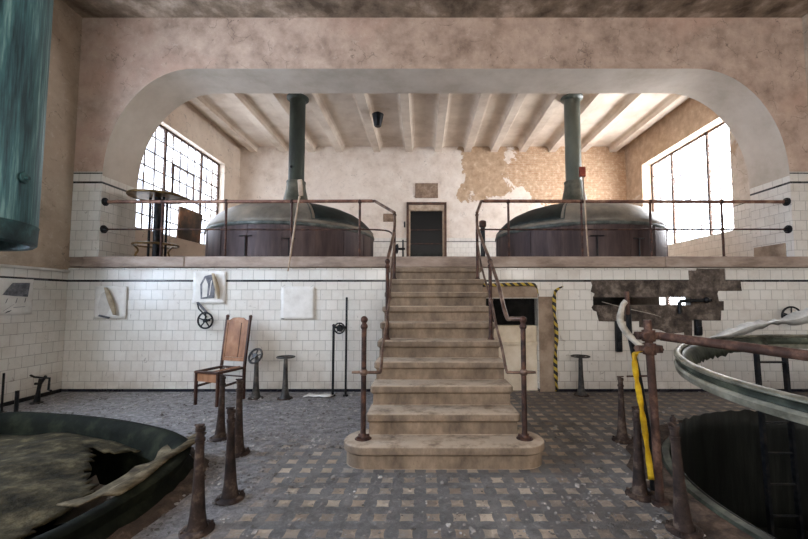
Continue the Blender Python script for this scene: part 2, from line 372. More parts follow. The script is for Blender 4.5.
def wheel_parts(parent, c, Rr, n, mat='dark_iron', spokes=5, r=.012, label=None):
    bm = B(); torus(bm, c, Rr, r, n)
    w = obj('handwheel', bm, mat, parent)
    if label: w['label'] = label
    bm = B(); q = Vector(n).to_track_quat('Z', 'Y').to_matrix()
    for i in range(spokes):
        a = 2 * PI * i / spokes + .3; tube(bm, [c, Vector(c) + q @ Vector((math.cos(a) * Rr, math.sin(a) * Rr, 0))], r * .7, 6)
    tube(bm, [Vector(c) - q @ Vector((0, 0, .02)), Vector(c) + q @ Vector((0, 0, .025))], r * 2.2, 12)
    obj('spokes', bm, mat, w)
    return w
def gridwall(bm, axis, t0, t1, u0, u1, v0, v1, holes):
    """wall slab with rectangular holes; axis 'y' -> faces along x/z, axis 'x' -> y/z"""
    us = sorted({u0, u1, *[h[0] for h in holes], *[h[1] for h in holes]}); vs = sorted({v0, v1, *[h[2] for h in holes], *[h[3] for h in holes]})
    us = [u for u in us if u0 <= u <= u1]; vs = [v for v in vs if v0 <= v <= v1]
    P = (lambda u, v, t: (u, t, v)) if axis == 'y' else (lambda u, v, t: (t, u, v))
    solid = lambda i, j: 0 <= i < len(us) - 1 and 0 <= j < len(vs) - 1 and not any(h[0] < (us[i] + us[i + 1]) / 2 < h[1] and h[2] < (vs[j] + vs[j + 1]) / 2 < h[3] for h in holes)
    def f(*p): bm.faces.new([bm.verts.new(q) for q in p])
    for i in range(len(us) - 1):
        for j in range(len(vs) - 1):
            if not solid(i, j): continue
            a, b, c, d = us[i], us[i + 1], vs[j], vs[j + 1]
            for t in (t0, t1): f(P(a, c, t), P(b, c, t), P(b, d, t), P(a, d, t))
            if not solid(i - 1, j): f(P(a, c, t0), P(a, d, t0), P(a, d, t1), P(a, c, t1))
            if not solid(i + 1, j): f(P(b, c, t0), P(b, d, t0), P(b, d, t1), P(b, c, t1))
            if not solid(i, j - 1): f(P(a, c, t0), P(b, c, t0), P(b, c, t1), P(a, c, t1))
            if not solid(i, j + 1): f(P(a, d, t0), P(b, d, t0), P(b, d, t1), P(a, d, t1))
    bmesh.ops.remove_doubles(bm, verts=bm.verts, dist=1e-5)

XL, XR, YW, YB, ZP = -6.3, 7.05, 6.8, 13.0, 2.37
LV = Vector((-4.04, 3.0, 0)); RV = Vector((4.18, 3.0, 0))
# plan of the dented rim of the sunken vessel on the left
RIM = smooth_path([(-2.13, 2.4, 0), (-2.06, 2.95, 0), (-2.10, 3.45, 0), (-2.26, 3.85, 0), (-2.55, 4.12, 0), (-2.95, 4.34, 0), (-3.6, 4.60, 0), (-4.4, 4.80, 0), (-5.2, 4.86, 0), (-5.85, 4.4, 0),
                   (-6.08, 3.2, 0), (-5.85, 2.0, 0), (-5.2, 1.25, 0), (-4.2, 1.0, 0), (-3.2, 1.15, 0), (-2.45, 1.75, 0), (-2.13, 2.4, 0)], 5)[:-1]
CR = Vector((-4.04, 2.95, 0))
def rimloop(s, z, dz=None):
    return [((p.x - CR.x) * s + CR.x, (p.y - CR.y) * s + CR.y, z) for p in RIM]

# ================================================================= STRUCTURE
bm = B()      # floor with two openings for the sunken vessels
def ring_edges(pts):
    v = [bm.verts.new(p) for p in pts]; return [bm.edges.new((v[i], v[(i + 1) % len(v)])) for i in range(len(v))]
ed = ring_edges([(XL - .3, -5.3, 0), (XR + .3, -5.3, 0), (XR + .3, YB + .3, 0), (XL - .3, YB + .3, 0)])
ed += ring_edges(rimloop(.93, 0))
ed += ring_edges([(RV.x + 1.9 * math.cos(2 * PI * i / 72), RV.y + 1.9 * math.sin(2 * PI * i / 72), 0) for i in range(72)])
bmesh.ops.triangle_fill(bm, edges=ed, use_beauty=True)
for f in list(bm.faces):
    c = f.calc_center_median()
    lp = rimloop(.93, 0); ins = False
    for i in range(len(lp)):
        a, b = lp[i - 1], lp[i]
        if (a[1] > c.y) != (b[1] > c.y) and c.x < (b[0] - a[0]) * (c.y - a[1]) / (b[1] - a[1]) + a[0]: ins = not ins
    if (c - RV).length < 1.895 or ins: bm.faces.remove(f)
struct(obj('floor', bm, 'floor', smooth=False))

bm = B(); gridwall(bm, 'y', YW, YW + .2, XL, XR, 0, 2.17, [(1.0, 2.05, 0, 1.63), (3.03, 4.80, 1.485, 1.665)])
struct(obj('wall_front', bm, 'wall_front', smooth=False))

bm = B()      # arched wall above the platform
pr = [(XL, ZP), (-5.78, ZP), (-5.78, 3.85)]
pr += [(-4.2 - 1.58 * math.cos(R(a)), 3.85 + 2.0 * math.sin(R(a))) for a in range(5, 90, 5)] + [(-4.2, 5.85), (5.05, 5.85)]
pr += [(5.05 + 1.6 * math.sin(R(a)), 3.85 + 2.0 * math.cos(R(a))) for a in range(5, 90, 5)] + [(6.65, 3.85), (6.65, ZP), (XR, ZP), (XR, 7.1), (XL, 7.1)]
va = [bm.verts.new((x, YW, z)) for x, z in pr]; vb = [bm.verts.new((x, YW + .85, z)) for x, z in pr]
bm.faces.new(va); bm.faces.new(vb[::-1])
for i in range(len(pr)):
    j = (i + 1) % len(pr); f = bm.faces.new((va[i], va[j], vb[j], vb[i]))
    if pr[i][1] > 3.8 and pr[i][1] < 6 and pr[j][1] >= 3.84: f.material_index = 1
struct(obj('wall_middle', bm, ['wall_arch', 'soffit'], smooth=True, angle=30))

wl = B(); gridwall(wl, 'x', XL - .55, XL, -5.3, YW + .85, 0, 7.1, [(-.3, 2.3, 2.6, 5.9), (3.2, 5.3, 1.5, 5.9)])
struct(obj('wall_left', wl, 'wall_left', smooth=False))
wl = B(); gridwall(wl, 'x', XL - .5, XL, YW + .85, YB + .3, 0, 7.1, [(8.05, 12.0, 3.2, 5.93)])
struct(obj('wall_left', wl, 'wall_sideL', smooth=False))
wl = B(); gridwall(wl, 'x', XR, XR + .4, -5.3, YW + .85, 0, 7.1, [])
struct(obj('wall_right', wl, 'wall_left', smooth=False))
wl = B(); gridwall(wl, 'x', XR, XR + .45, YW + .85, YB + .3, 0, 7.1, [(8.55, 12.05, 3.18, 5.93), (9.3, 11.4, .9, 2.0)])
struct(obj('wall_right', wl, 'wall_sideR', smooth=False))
bm = B(); gridwall(bm, 'y', YB, YB + .3, XL, XR, 0, 7.1, [(-.45, .76, ZP, 4.86)])
struct(obj('wall_back', bm, 'wall_back', smooth=False))
bm = B(); gridwall(bm, 'y', -5.3, -5.0, XL, XR, 0, 7.1, [(-5.6, -3.2, 2.4, 5.9), (-2.4, 0, 2.4, 5.9), (.8, 3.2, 2.4, 5.9), (4.0, 6.4, 2.4, 5.9)])
struct(obj('wall_rear', bm, 'wall_left', smooth=False))
bm = B(); box(bm, XL - .5, XR + .4, -5.3, YW, 6.83, 7.1); struct(obj('ceiling', bm, 'ceil_front', smooth=False))
bm = B(); box(bm, XL - .5, XR + .4, YW + .85, YB + .3, 6.92, 7.1); cb = struct(obj('ceiling', bm, 'ceil_back', smooth=False))
for i, xb in enumerate((-5.83, -4.79, -3.82, -2.85, -1.56, -.45, .56, 1.58, 2.5, 3.49, 4.51, 5.56, 6.62)):
    bm = B(); pf = [(-.26, 6.93), (-.17, 6.9), (-.125, 6.84), (-.115, 6.72), (.115, 6.72), (.125, 6.84), (.17, 6.9), (.26, 6.93)]
    loft(bm, [[(xb + a, yy, z) for a, z in pf] for yy in (YW + .84, YB + .01)], True, True, True)
    obj('beam', bm, 'ceil_back', cb, smooth=False)
# platform
bm = B(); box(bm, XL, XR, YW + .02, YB, 2.2, ZP - .005); struct(obj('floor', bm, 'slab', smooth=False))
bm = B()
for a, b in ((XL + .3, -4.2), (-4.196, -.6), (-.596, 1.03), (1.034, 4.3), (4.304, XR)): box(bm, a, b, YW - .07, YW + .9, 2.175, ZP)
struct(obj('trim_1', bm, 'slab', bevel=.018))
bm = B(); box(bm, XL, XL + .05, -4.9, YW, 2.09, 2.135); struct(obj('trim_2', bm, 'white', bevel=.012))
bm = B(); box(bm, XL, XL + .02, -4.9, YW - .02, 0, .06); struct(obj('baseboard_left', bm, 'dark_iron'))
# cellar behind the openings
bm = B(); box(bm, 1.0, 2.06, 6.9, 7.12, 0, 1.14); box(bm, 1.0, 2.05, 6.86, 6.9, .80, .86); struct(obj('wall_cellar', bm, 'cellar'))
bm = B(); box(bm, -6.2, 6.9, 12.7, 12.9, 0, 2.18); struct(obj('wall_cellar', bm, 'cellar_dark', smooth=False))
bm = B(); box(bm, 2.06, 2.33, YW - .012, YW + .19, .0, 1.66); box(bm, 1.0, 2.05, YW - .01, YW, 1.64, 1.86); struct(obj('trim_3', bm, 'pier', bevel=.008))
bm = B(); box(bm, 6.62, 6.652, 6.95, 7.6, ZP, 2.64); struct(obj('trim_4', bm, 'pier', bevel=.008))

# bare patch broken out of the tiles round the slot
pts = [(50, 97), (520, 97), (518, 50), (555, 50), (558, 40), (600, 42), (690, 40), (690, 97), (762, 97), (766, 147), (655, 147), (650, 160), (655, 195), (678, 195), (676, 240), (664, 240), (660, 287), (524, 287), (522, 360), (485, 360), (485, 342), (415, 350),
       (370, 330), (310, 322), (275, 318), (275, 290), (180, 292), (85, 290), (78, 262), (75, 245), (60, 240), (52, 225), (60, 214), (523, 214), (523, 177), (62, 177), (68, 160), (50, 150), (58, 120)]
bm = B(); outl = []
for i, (a, b) in enumerate(pts):
    X = (580 + a / 4.753 - 422) / 383 * 6.8; Z = 1.6 + (300 - 260 - b / 4.753) / 383 * 6.8
    outl.append((X, Z))
va = [bm.verts.new((x, YW - .012, z)) for x, z in outl]; vb = [bm.verts.new((x, YW + .01, z)) for x, z in outl]
bm.faces.new(va); bm.faces.new(vb[::-1])
for i in range(len(va)):
    j = (i + 1) % len(va); bm.faces.new((va[i], va[j], vb[j], vb[i]))
struct(obj('trim_5', bm, 'concrete', smooth=False))

# ---- windows
def window(name, axis_x, xs, ys, z0, z1, cols, rows, thick, r=.016, mat='winframe', case=None, xaxis=False):
    """upright steel window; ys = thick mullion positions along the wall, cols = panes between them"""
    P = (lambda u, z: (axis_x, u, z)) if not xaxis else (lambda u, z: (u, axis_x, z))
    t = sthing(name)
    def bar(bm, u0, u1, z0_, z1_, d):
        if xaxis: box(bm, u0, u1, axis_x - d, axis_x + d, z0_, z1_)
        else: box(bm, axis_x - d, axis_x + d, u0, u1, z0_, z1_)
    bm = B(); w = .05
    bar(bm, ys[0] - w, ys[-1] + w, z0, z0 + w, .035); bar(bm, ys[0] - w, ys[-1] + w, z1 - w, z1, .035)
    bar(bm, ys[0] - w, ys[0], z0, z1, .035); bar(bm, ys[-1], ys[-1] + w, z0, z1, .035)
    obj('frame', bm, mat, t, smooth=False)
    for y in ys[1:-1]:
        bm = B(); bar(bm, y - .03, y + .03, z0 + w, z1 - w, .04); obj('mullion', bm, mat, t, smooth=False)
    bm = B()
    for a, b, n in zip(ys, ys[1:], cols):
        for i in range(1, n): y = a + (b - a) * i / n; bar(bm, y - thick, y + thick, z0 + w, z1 - w, .012)
    for j in range(1, rows): z = z0 + (z1 - z0) * j / rows; bar(bm, ys[0], ys[-1], z - thick, z + thick, .014)
    obj('glazing_bars', bm, mat, t, smooth=False)
    if case:
        a, b, c, d = case; bm = B()
        for q in ((a, b, c, c + .04), (a, b, d - .04, d), (a, a + .04, c, d), (b - .04, b, c, d)): bar(bm, *q, .03)
        obj('casement', bm, mat, t, smooth=False)
    bm = B()
    for a, b in zip(ys, ys[1:]):
        if xaxis: box(bm, a + .02, b - .02, axis_x - .003, axis_x + .003, z0 + .03, z1 - .03)
        else: box(bm, axis_x - .003, axis_x + .003, a + .02, b - .02, z0 + .03, z1 - .03)
    obj('pane', bm, 'glass', t, smooth=False)
    return t
window('window_1', XL - .2, 0, [8.1, 9.46, 11.04, 11.95], 3.2, 5.93, [4, 5, 3], 7, .014, case=(9.78, 10.72, 4.37, 5.15))
window('window_2', XR + .33, 0, [8.6, 9.66, 11.06, 12.0], 3.18, 5.93, [3, 4, 3], 7, .007)
window('window_3', XR + .25, 0, [9.35, 10.35, 11.35], .9, 2.0, [2, 2], 2, .012)
window('window_4', XL - .3, 0, [-.25, 1.0, 2.25], 2.6, 5.9, [3, 3], 7, .012)
window('window_8', XL - .3, 0, [3.25, 4.25, 5.25], 1.5, 5.9, [4, 4], 8, .014)
for i, x0 in enumerate((-5.6, -2.4, .8, 4.0)): window('window_%d' % (9 + i), -5.15, 0, [x0 + .05, x0 + 1.2, x0 + 2.35], 2.4, 5.9, [3, 3], 7, .012, xaxis=True)

# ---- door in the far wall
t = sthing('door_1')
bm = B(); box(bm, -.53, -.45, 12.94, 13.1, ZP, 4.93); box(bm, .76, .84, 12.94, 13.1, ZP, 4.93); box(bm, -.53, .84, 12.94, 13.1, 4.86, 4.95); obj('frame', bm, 'doorframe', t, smooth=False)
bm = B(); box(bm, -.45, -.40, 12.98, 13.2, ZP, 4.86); box(bm, .70, .76, 12.98, 13.2, ZP, 4.86); box(bm, -.40, .70, 12.98, 13.2, 4.66, 4.86); obj('liner', bm, 'doorliner', t, smooth=False)
bm = B(); box(bm, -.40, .70, 13.1, 13.14, ZP + .32, 4.66); obj('pane', bm, 'darkglass', t, smooth=False)
bm = B(); box(bm, -.40, .70, 13.06, 13.14, ZP, ZP + .85); obj('lower_panel', bm, 'pit', t, smooth=False)
bm = B(); box(bm, -.40, .70, 13.07, 13.1, 4.0, 4.03); box(bm, -.40, .70, 13.07, 13.1, 3.52, 3.55); obj('crossbar', bm, 'iron', t, smooth=False)
bm = B(); box(bm, -.24, .55, 12.96, 13.0, 5.1, 5.62)
tag(obj('wall_niche', bm, 'niche', bevel=.01), 'brown rectangular plaque on the pale far wall above the doorway', 'niche')  # rough unplastered niche, built as a raised brown board
bm = B(); box(bm, -.62, -.57, 12.95, 13.0, 4.08, 4.28); tag(obj('light_switch', bm, 'dark_iron', bevel=.01), 'small black switch on the wall just beside the dark doorway', 'switch')
bm = B(); box(bm, -1.33, -.98, 12.97, 13.0, 4.28, 4.56); box(bm, -1.25, -1.05, 12.94, 12.97, 4.33, 4.5); tag(obj('junction_box', bm, 'niche', bevel=.01), 'small grey junction box on the far wall behind the stair rail', 'box')

# ================================================================= STAIRCASE
SX0, SX1, RH, TD, Y0 = -.575, 1.015, .2155, .312, 3.70
st = thing('staircase', 'straight flight of worn stone steps rising to the tiled platform', 'stairs', (.22, 5.2, 0))
def offs(pl, d):
    n = len(pl); out = []
    for i in range(n):
        a, b, c = Vector(pl[i - 1]), Vector(pl[i]), Vector(pl[(i + 1) % n])
        e1 = (b - a).normalized(); e2 = (c - b).normalized(); n1 = Vector((-e1.y, e1.x)); n2 = Vector((-e2.y, e2.x))
        m = (n1 + n2); m = m / max(.3, m.dot(n1) if m.length else 1); out.append(b + m * d)
    return out
for kk in range(1, 11):
    yf = Y0 + TD * (kk - 1); yb = min(yf + TD + .12, 6.79); z0 = RH * (kk - 1); z1 = RH * kk
    if kk == 1:
        pl = []
        for a in range(-90, 91, 10): pl.append((1.22 - .24 + .24 * math.cos(R(a)), yf + .24 + .24 * math.sin(R(a)) * (1 if a < 0 else 1.2)))
        pl.append((SX1 - .02, yf + .53)); pl.append((SX0 + .02, yf + .53))
        for a in range(90, 271, 10): pl.append((-.78 + .24 + .24 * math.cos(R(a)), yf + .24 + .24 * math.sin(R(a)) * (1 if a > 180 else 1.2)))
    else: pl = [(SX0 + .02, yf), (SX1 - .02, yf), (SX1, yf + .02), (SX1, yb), (SX0, yb), (SX0, yf + .02)]
    pl = [Vector(q) for q in pl]
    pf = [(.028, z0 - .01 if kk > 1 else 0), (.028, z1 - .095), (.012, z1 - .08), (.0, z1 - .07), (0, z1 - .018), (.006, z1 - .005), (.018, z1)]
    bm = B(); loft(bm, [[(q.x, q.y, z) for q in offs(pl, i)] for i, z in pf], True, True, True)
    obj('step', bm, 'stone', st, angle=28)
def step_z(Y): return RH * min(11, int((Y - Y0) / TD) + 1)

# handrails of the stair
def stair_rail(name, label, sgn):
    X1, X2 = (-.59, -.465) if sgn < 0 else (1.03, .915)
    t = thing(name, label, 'handrail', (X1, 3.93, RH), 'handrails of the stair')
    posts = [(X1, 3.93, RH, 1.42, .026), (X2, 5.13, RH * 5, 2.14, .024), (X2 + (0.01 if sgn < 0 else 0), 6.3, RH * 9, 3.03, .022)]
    for i, (x, y, z0, z1, r) in enumerate(posts):
        bm = B(); tube(bm, [(x, y, z0), (x, y, z1 - .12), (x, y, z1 - .1), (x, y, z1)], [r * 1.05, r, r * .9, r * .9], 12)
        for zz in ([z1 - .02, z1 - .09] if i < 2 else [z1 - .02]): ball(bm, (x, y, zz), r * 1.45)
        p = obj('post', bm, 'iron', t)
        bm = B(); disc(bm, (x, y, z0), .085 if i == 0 else .05, .018, 20, .06 if i == 0 else .04)
        if i == 0:
            for q in range(4): a = PI / 4 + q * PI / 2; disc(bm, (x + .06 * math.cos(a), y + .06 * math.sin(a), z0 + .01), .014, .02, 8)
        lathe(bm, [(.045 if i == 0 else .034, .018), (r * 1.1, .05)], (x, y, z0), 16)
        obj('flange', bm, 'iron', p)
    s = sgn
    lx = X1 - s * .17
    low = [(X1 + s * .1, 3.93, .87), (X1, 3.93, .87), (lx + s * .03, 3.93, .87), (lx, 3.96, .89), (lx - s * -.005, 4.2, 1.1)]
    mid = (X2 - s * .03, 5.13, 1.62) if s < 0 else (X2 + .0, 5.08, 1.6)
    low += [((lx + mid[0]) / 2, 4.65, 1.33), mid, (X2 - s * .005, 5.8, 2.08), (posts[2][0], 6.28, 2.55)]
    bm = B(); tube(bm, smooth_path(low, 4), .016, 8); ball(bm, (X1, 3.93, .87), .042); ball(bm, mid, .03)
    tube(bm, [(X1 + s * .12, 3.93, .87), (X1 + s * .07, 3.93, .87)], .014, 8); obj('lower_rail', bm, 'handrail', t)
    up = [(posts[2][0], 6.28, 3.0), (X2 - s * .03, 6.0, 2.72), (X2, 5.13, 2.13)]
    if s > 0: up += [(X2 + .02, 4.7, 1.8), (.93, 4.25, 1.43), (.945, 4.05, 1.405), (X1, 3.93, 1.41)]
    bm = B(); tube(bm, smooth_path(up, 5), .023, 10); obj('upper_rail', bm, 'handrail', t)
    return t
stair_rail('stair_handrail', 'iron handrail up the stair beside the chair side, its top rail ending halfway down', -1)
stair_rail('stair_handrail', 'iron handrail up the stair beside the doorway, its top rail curving down to the newel', 1)

# platform guard rails
def guard(label, x0, x1, posts, sgn, endx, endm):
    Y = 6.88
    t = thing('guard_rail', label, 'railing', (x0, Y, ZP), 'guard rails of the platform')
    px = posts
    bm = B(); tube(bm, smooth_path([(x0, Y, 3.385), ((x0 + x1) / 2, Y, 3.39), (x1, Y, 3.40)], 3), .031, 12); obj('top_rail', bm, 'rail', t)
    bm = B(); tube(bm, [(x1, Y, 3.395), (x1 - sgn * .04, Y, 3.40), (endx, 6.3, 3.05)], .026, 10); obj('sloping_rail', bm, 'handrail', t)
    bm = B(); tube(bm, [Vector((x0, Y, 2.88))] + smooth_path([(x1 - sgn * -.25, Y, 2.875), (x1, Y, 2.875), (x1 + (endx - x1) * .7, 6.75, 2.82), (endx, 6.32, 2.62)], 4), .015, 8); obj('lower_rail', bm, 'iron', t)
    for x in px:
        bm = B(); tube(bm, [(x, Y, ZP), (x, Y, 3.40)], .021, 10); ball(bm, (x, Y, 3.39), .042); ball(bm, (x, Y, 2.88), .034); disc(bm, (x, Y, ZP), .05, .015)
        obj('post', bm, 'iron', t)
    for z in (3.385, 2.88):
        bm = B(); d = 1 if sgn < 0 else -1
        tube(bm, [(x0, Y, z), (x0 + d * .02, Y, z), (x0 + d * .025, Y, z), (x0 + d * .07, Y, z)], [.075, .075, .045, .035], 16); obj('wall_flange', bm, 'dark_iron', t)
guard('brown pipe guard rail on the platform ending beside the round disc stand', -5.78, -.9, [-4.72, -3.56, -2.37, -1.13], -1, -.455, 0)
guard('brown pipe guard rail on the platform in front of the brick wall and overexposed window', 6.65, 1.12, [1.57, 2.9, 4.15, 5.45], 1, .915, 0)

# ================================================================= VATS ON THE PLATFORM
def far_vat(label, cx, cy, hs, flue, pale):
    t = thing('brewing_vat', label, 'vat', (cx, cy, ZP), 'domed copper vats on the platform')
    bm = B(); lathe(bm, [(1.93, 0), (1.93, .4), (1.93, .76), (1e-3, .76)], (cx, cy, ZP), 64)
    b = obj('body', bm, 'copper_body', t)
    for a in range(0, 360, 20):
        bm = B(); d = Vector((math.cos(R(a)), math.sin(R(a)), 0)); pp = Vector((cx, cy, 0)) + d * 1.932
        rbox(bm, (pp.x, pp.y, ZP + .37), (.012, .035, .74), Matrix.Rotation(R(a), 3, 'Z')); obj('seam', bm, 'copper_body', b, smooth=False)
    for a, zz in ((-75, .45), (-100, .5)):
        bm = B(); d = Vector((math.cos(R(a)), math.sin(R(a)), 0)); pp = Vector((cx, cy, 0)) + d * 1.96
        tube(bm, [(pp.x, pp.y, ZP + .1), (pp.x, pp.y, ZP + zz)], .012, 6); tt = Vector((-d.y, d.x, 0))
        tube(bm, [(pp.x - tt.x * .13, pp.y - tt.y * .13, ZP + zz), (pp.x + tt.x * .13, pp.y + tt.y * .13, ZP + zz)], .012, 6); obj('latch', bm, 'dark_iron', b)
    bm = B(); lathe(bm, [(1.93, .73), (1.945, .74), (1.955, .77), (1.945, .80), (1.93, .805)], (cx, cy, ZP), 72); obj('rim', bm, 'dome_rim', t)
    prof = [(1.935, .80), (1.91, .88), (1.84, 1.0), (1.71, 1.13), (1.54, 1.25), (1.32, 1.35), (1.05, 1.43), (.75, 1.49), (.5, 1.53), (.3, 1.55)]
    bm = B(); n = 90; L = []; hb = B()
    for r, z in prof: L.append([bm.verts.new((cx + r * math.cos(2 * PI * i / n), cy + r * math.sin(2 * PI * i / n), ZP + z)) for i in range(n)])
    for j in range(len(L) - 1):
        for i in range(n):
            a = 360 * (i + .5) / n
            if 1 <= j <= 6 and hs[0] < a - (360 if a > 180 else 0) < hs[1] if hs[0] < 0 and hs[1] < 90 else (1 <= j <= 6 and hs[0] < a < hs[1]):
                hb.faces.new([hb.verts.new(v.co + Vector((0, 0, -.006))) for v in (L[j][i], L[j][(i + 1) % n], L[j + 1][(i + 1) % n], L[j + 1][i])]); continue
            bm.faces.new((L[j][i], L[j][(i + 1) % n], L[j + 1][(i + 1) % n], L[j + 1][i]))
    obj('dome', bm, 'dome', t, sol=.02)
    bmesh.ops.remove_doubles(hb, verts=hb.verts, dist=1e-4); obj('hatch', hb, 'hatch', t, sol=.012)['label'] = 'dark green sliding hatch'
    # hatch opening frame: bent strips round the hole
    a0, a1 = hs
    bm = B()
    P = lambda a, q: (cx + prof[q][0] * math.cos(R(a)), cy + prof[q][0] * math.sin(R(a)), ZP + prof[q][1] + .008)
    tube(bm, [P(a0 + (a1 - a0) * i / 16, 1) for i in range(17)], .018, 6); tube(bm, [P(a0 + (a1 - a0) * i / 16, 7) for i in range(17)], .014, 6)
    tube(bm, [P(a0, q) for q in range(1, 8)], .016, 6); tube(bm, [P(a1, q) for q in range(1, 8)], .016, 6); obj('hatch_rim', bm, 'dome_rim', t)
    bm = B(); lathe(bm, [(.36, 1.53), (.31, 1.64), (.27, 1.85), (.235, 2.0), (.225, 2.13), (.235, 2.14), (.235, 2.18), (.195, 2.19)], (cx, cy, ZP), 32); obj('flue_collar', bm, pale, t)
    bm = B(); lathe(bm, [(.192, 2.15), (.192, 4.3)], (cx, cy, ZP), 32); f = obj('flue', bm, flue, t)
    bm = B(); lathe(bm, [(.192, 4.27), (.25, 4.29), (.27, 4.31), (.27, 4.345), (.1, 4.345)], (cx, cy, ZP), 32); obj('ceiling_flange', bm, flue, f)
    if cx < 0:
        bm = B(); ball(bm, (cx - .07, cy - .2, ZP + 2.5), .035); obj('bolt', bm, 'dark_iron', f)
    return t
far_vat('domed copper vat with dark green flue beside the gridded window', -3.15, 9.43, (-62, 34), 'flue', 'flue_pale')
k = N('grey_green_flue'); k.col(k.ramp(k.noise(k.pos((1, 1, .5)), 2, 6), [(.3, srgb('3d443c')), (.7, srgb('5c6157'))])); k.b.inputs['Roughness'].default_value = .4; M['flue2'] = k.m
far_vat('domed copper vat with grey green flue in front of the bare brick wall', 3.80, 9.43, (146, 242), 'flue2', 'flue_pale')

# ---- things on the platform
cx, cy = -5.16, 7.38
t = thing('disc_stand', 'round brass topped metal stand on the platform beside the gridded window', 'stand', (cx, cy, ZP))
bm = B(); disc(bm, (cx, cy, 3.60), .48, .03, 40); torus(bm, (cx, cy, 3.61), .48, .022, seg=40); obj('disc_top', bm, 'brass', t)
bm = B(); tube(bm, [(cx, cy, ZP), (cx, cy, 3.6)], .06, 16); obj('column', bm, 'dark_iron', t)
for dx, dy in ((-.16, .02), (.14, -.04), (.05, .2)):
    bm = B(); tube(bm, [(cx + dx, cy + dy, ZP), (cx + dx, cy + dy, 3.6)], .022, 8); obj('leg', bm, 'dark_iron', t)
bm = B(); torus(bm, (cx, cy, 2.66), .37, .022, seg=36); obj('foot_ring', bm, 'brass', t)
for a in (200, 320, 80):
    d = Vector((math.cos(R(a)), math.sin(R(a)), 0)); c = Vector((cx, cy, 0))
    bm = B(); tube(bm, smooth_path([c + d * .37 + Vector((0, 0, 2.66)), c + d * .29 + Vector((0, 0, 2.56)), c + d * .33 + Vector((0, 0, 2.46)), c + d * .3 + Vector((0, 0, ZP))], 4), .018, 6); obj('curved_foot', bm, 'brass', t)
bm = B(); rbox(bm, (-6.27, 10.25, 3.61), (.04, 1.0, .82), Matrix.Rotation(R(4), 3, 'Y'))
o = obj('board', bm, 'rustpanel', bevel=.006); tag(o, 'rust brown panel leaning on the sill of the gridded window', 'panel')
t = thing('wooden_paddle', 'long pale wooden paddle tied upright to the guard rail, its tip hanging over the tiles', 'paddle', (-2.33, 6.66, 2.1))
bm = B(); tube(bm, smooth_path([(-2.34, 6.67, 2.1), (-2.28, 6.68, 2.6), (-2.22, 6.72, 3.2), (-2.2, 6.78, 3.45)], 4), [.012] + [.018] * 11 + [.024], 8); obj('shaft', bm, 'stick', t)
bm = B(); rbox(bm, (-2.19, 6.79, 3.62), (.085, .03, .3), Matrix.Rotation(R(-4), 3, 'Y') @ Matrix.Rotation(R(5), 3, 'X')); obj('blade', bm, 'stick', t, bevel=.015)
t = thing('signal_stick', 'thin pale stick with a small red box on top standing against the guard rail', 'stick', (2.96, 6.8, ZP))
bm = B(); tube(bm, smooth_path([(2.97, 6.8, ZP), (2.95, 6.81, 2.9), (2.93, 6.8, 3.4), (2.9, 6.79, 3.93)], 4), .014, 8); obj('shaft', bm, 'stick', t)
bm = B(); box(bm, 2.84, 2.95, 6.76, 6.82, 3.82, 4.0); obj('red_box', bm, 'red', t, bevel=.01)
t = thing('valve_post', 'thin platform valve with a side handwheel seen between the stair rail and the doorway', 'valve', (-.38, 7.6, ZP))
bm = B(); tube(bm, [(-.38, 7.6, ZP), (-.38, 7.6, 2.8)], .016, 8); disc(bm, (-.38, 7.6, ZP), .06, .02); tube(bm, [(-.56, 7.6, 2.62), (-.34, 7.6, 2.62)], .022, 8); obj('stem', bm, 'dark_iron', t)
wheel_parts(t, Vector((-.5, 7.6, 2.62)), .09, Vector((1, .3, 0)))
t = thing('pipe_stub', 'short thick brown pipe standing on the platform behind the top of the stair rail', 'pipe', (1.2, 7.5, ZP))
bm = B(); tube(bm, [(1.2, 7.5, ZP), (1.2, 7.5, 3.1)], .045, 14); obj('pipe', bm, 'dark_iron', t)
bm = B(); lathe(bm, [(.045, .66), (.07, .68), (.07, .78), (.04, .8), (1e-3, .8)], (1.2, 7.5, ZP), 16); obj('cap', bm, 'rust', t)
t = thing('ceiling_lamp', 'small black tapered spot lamp hanging under a beam of the far ceiling', 'lamp', (-1.21, 10.2, 6.72))
bm = B(); lathe(bm, [(.05, -.03), (.16, -.05), (.15, -.1), (.10, -.36), (.08, -.385), (1e-3, -.38)], (-1.21, 10.2, 6.72), 24); obj('lamp_shade', bm, 'dark_iron', t)
bm = B(); disc(bm, (-1.21, 10.2, 6.68), .06, .05); obj('ceiling_mount', bm, 'dark_iron', t)

# ================================================================= SUNKEN VAT WITH TORN LID
t = thing('sunken_vat', 'sunken green rimmed vat in the floor with a torn olive lid', 'vat', tuple(CR))
bm = B()
loft(bm, [rimloop(s, z) for s, z in ((1.01, -.02), (1.015, .02), (.995, .05), (.985, .10), (.995, .15), (1.0, .19), (.985, .215), (.955, .22), (.93, .19), (.905, .12), (.90, .05), (.885, .0), (.88, -.03), (.93, -.06), (.93, -1.2))], True)
obj('rim', bm, 'green_rim', t)
bm = B(); loft(bm, [rimloop(1.08, .002), rimloop(1.05, .025), rimloop(1.01, .03)], True)
for v in bm.verts:
    v.co += Vector((random.uniform(-.03, .03), random.uniform(-.03, .03), 0)) if v.co.z < .01 else Vector((0, 0, random.uniform(-.012, .02)))
    v.co.x = max(v.co.x, XL + .03)
obj('mortar_bed', bm, 'dirt', t)
bm = B(); bm.faces.new([bm.verts.new(p) for p in rimloop(.935, -1.18)]); obj('tank_bottom', bm, 'pit', t)
def hfun(x, y):
    r = min(1, math.hypot(x - CR.x, y - CR.y) / 1.75)
    return .02 + .14 * (1 - r * r) + .018 * math.sin(5 * x + 2 * y) + .012 * math.sin(9 * y - 4 * x)
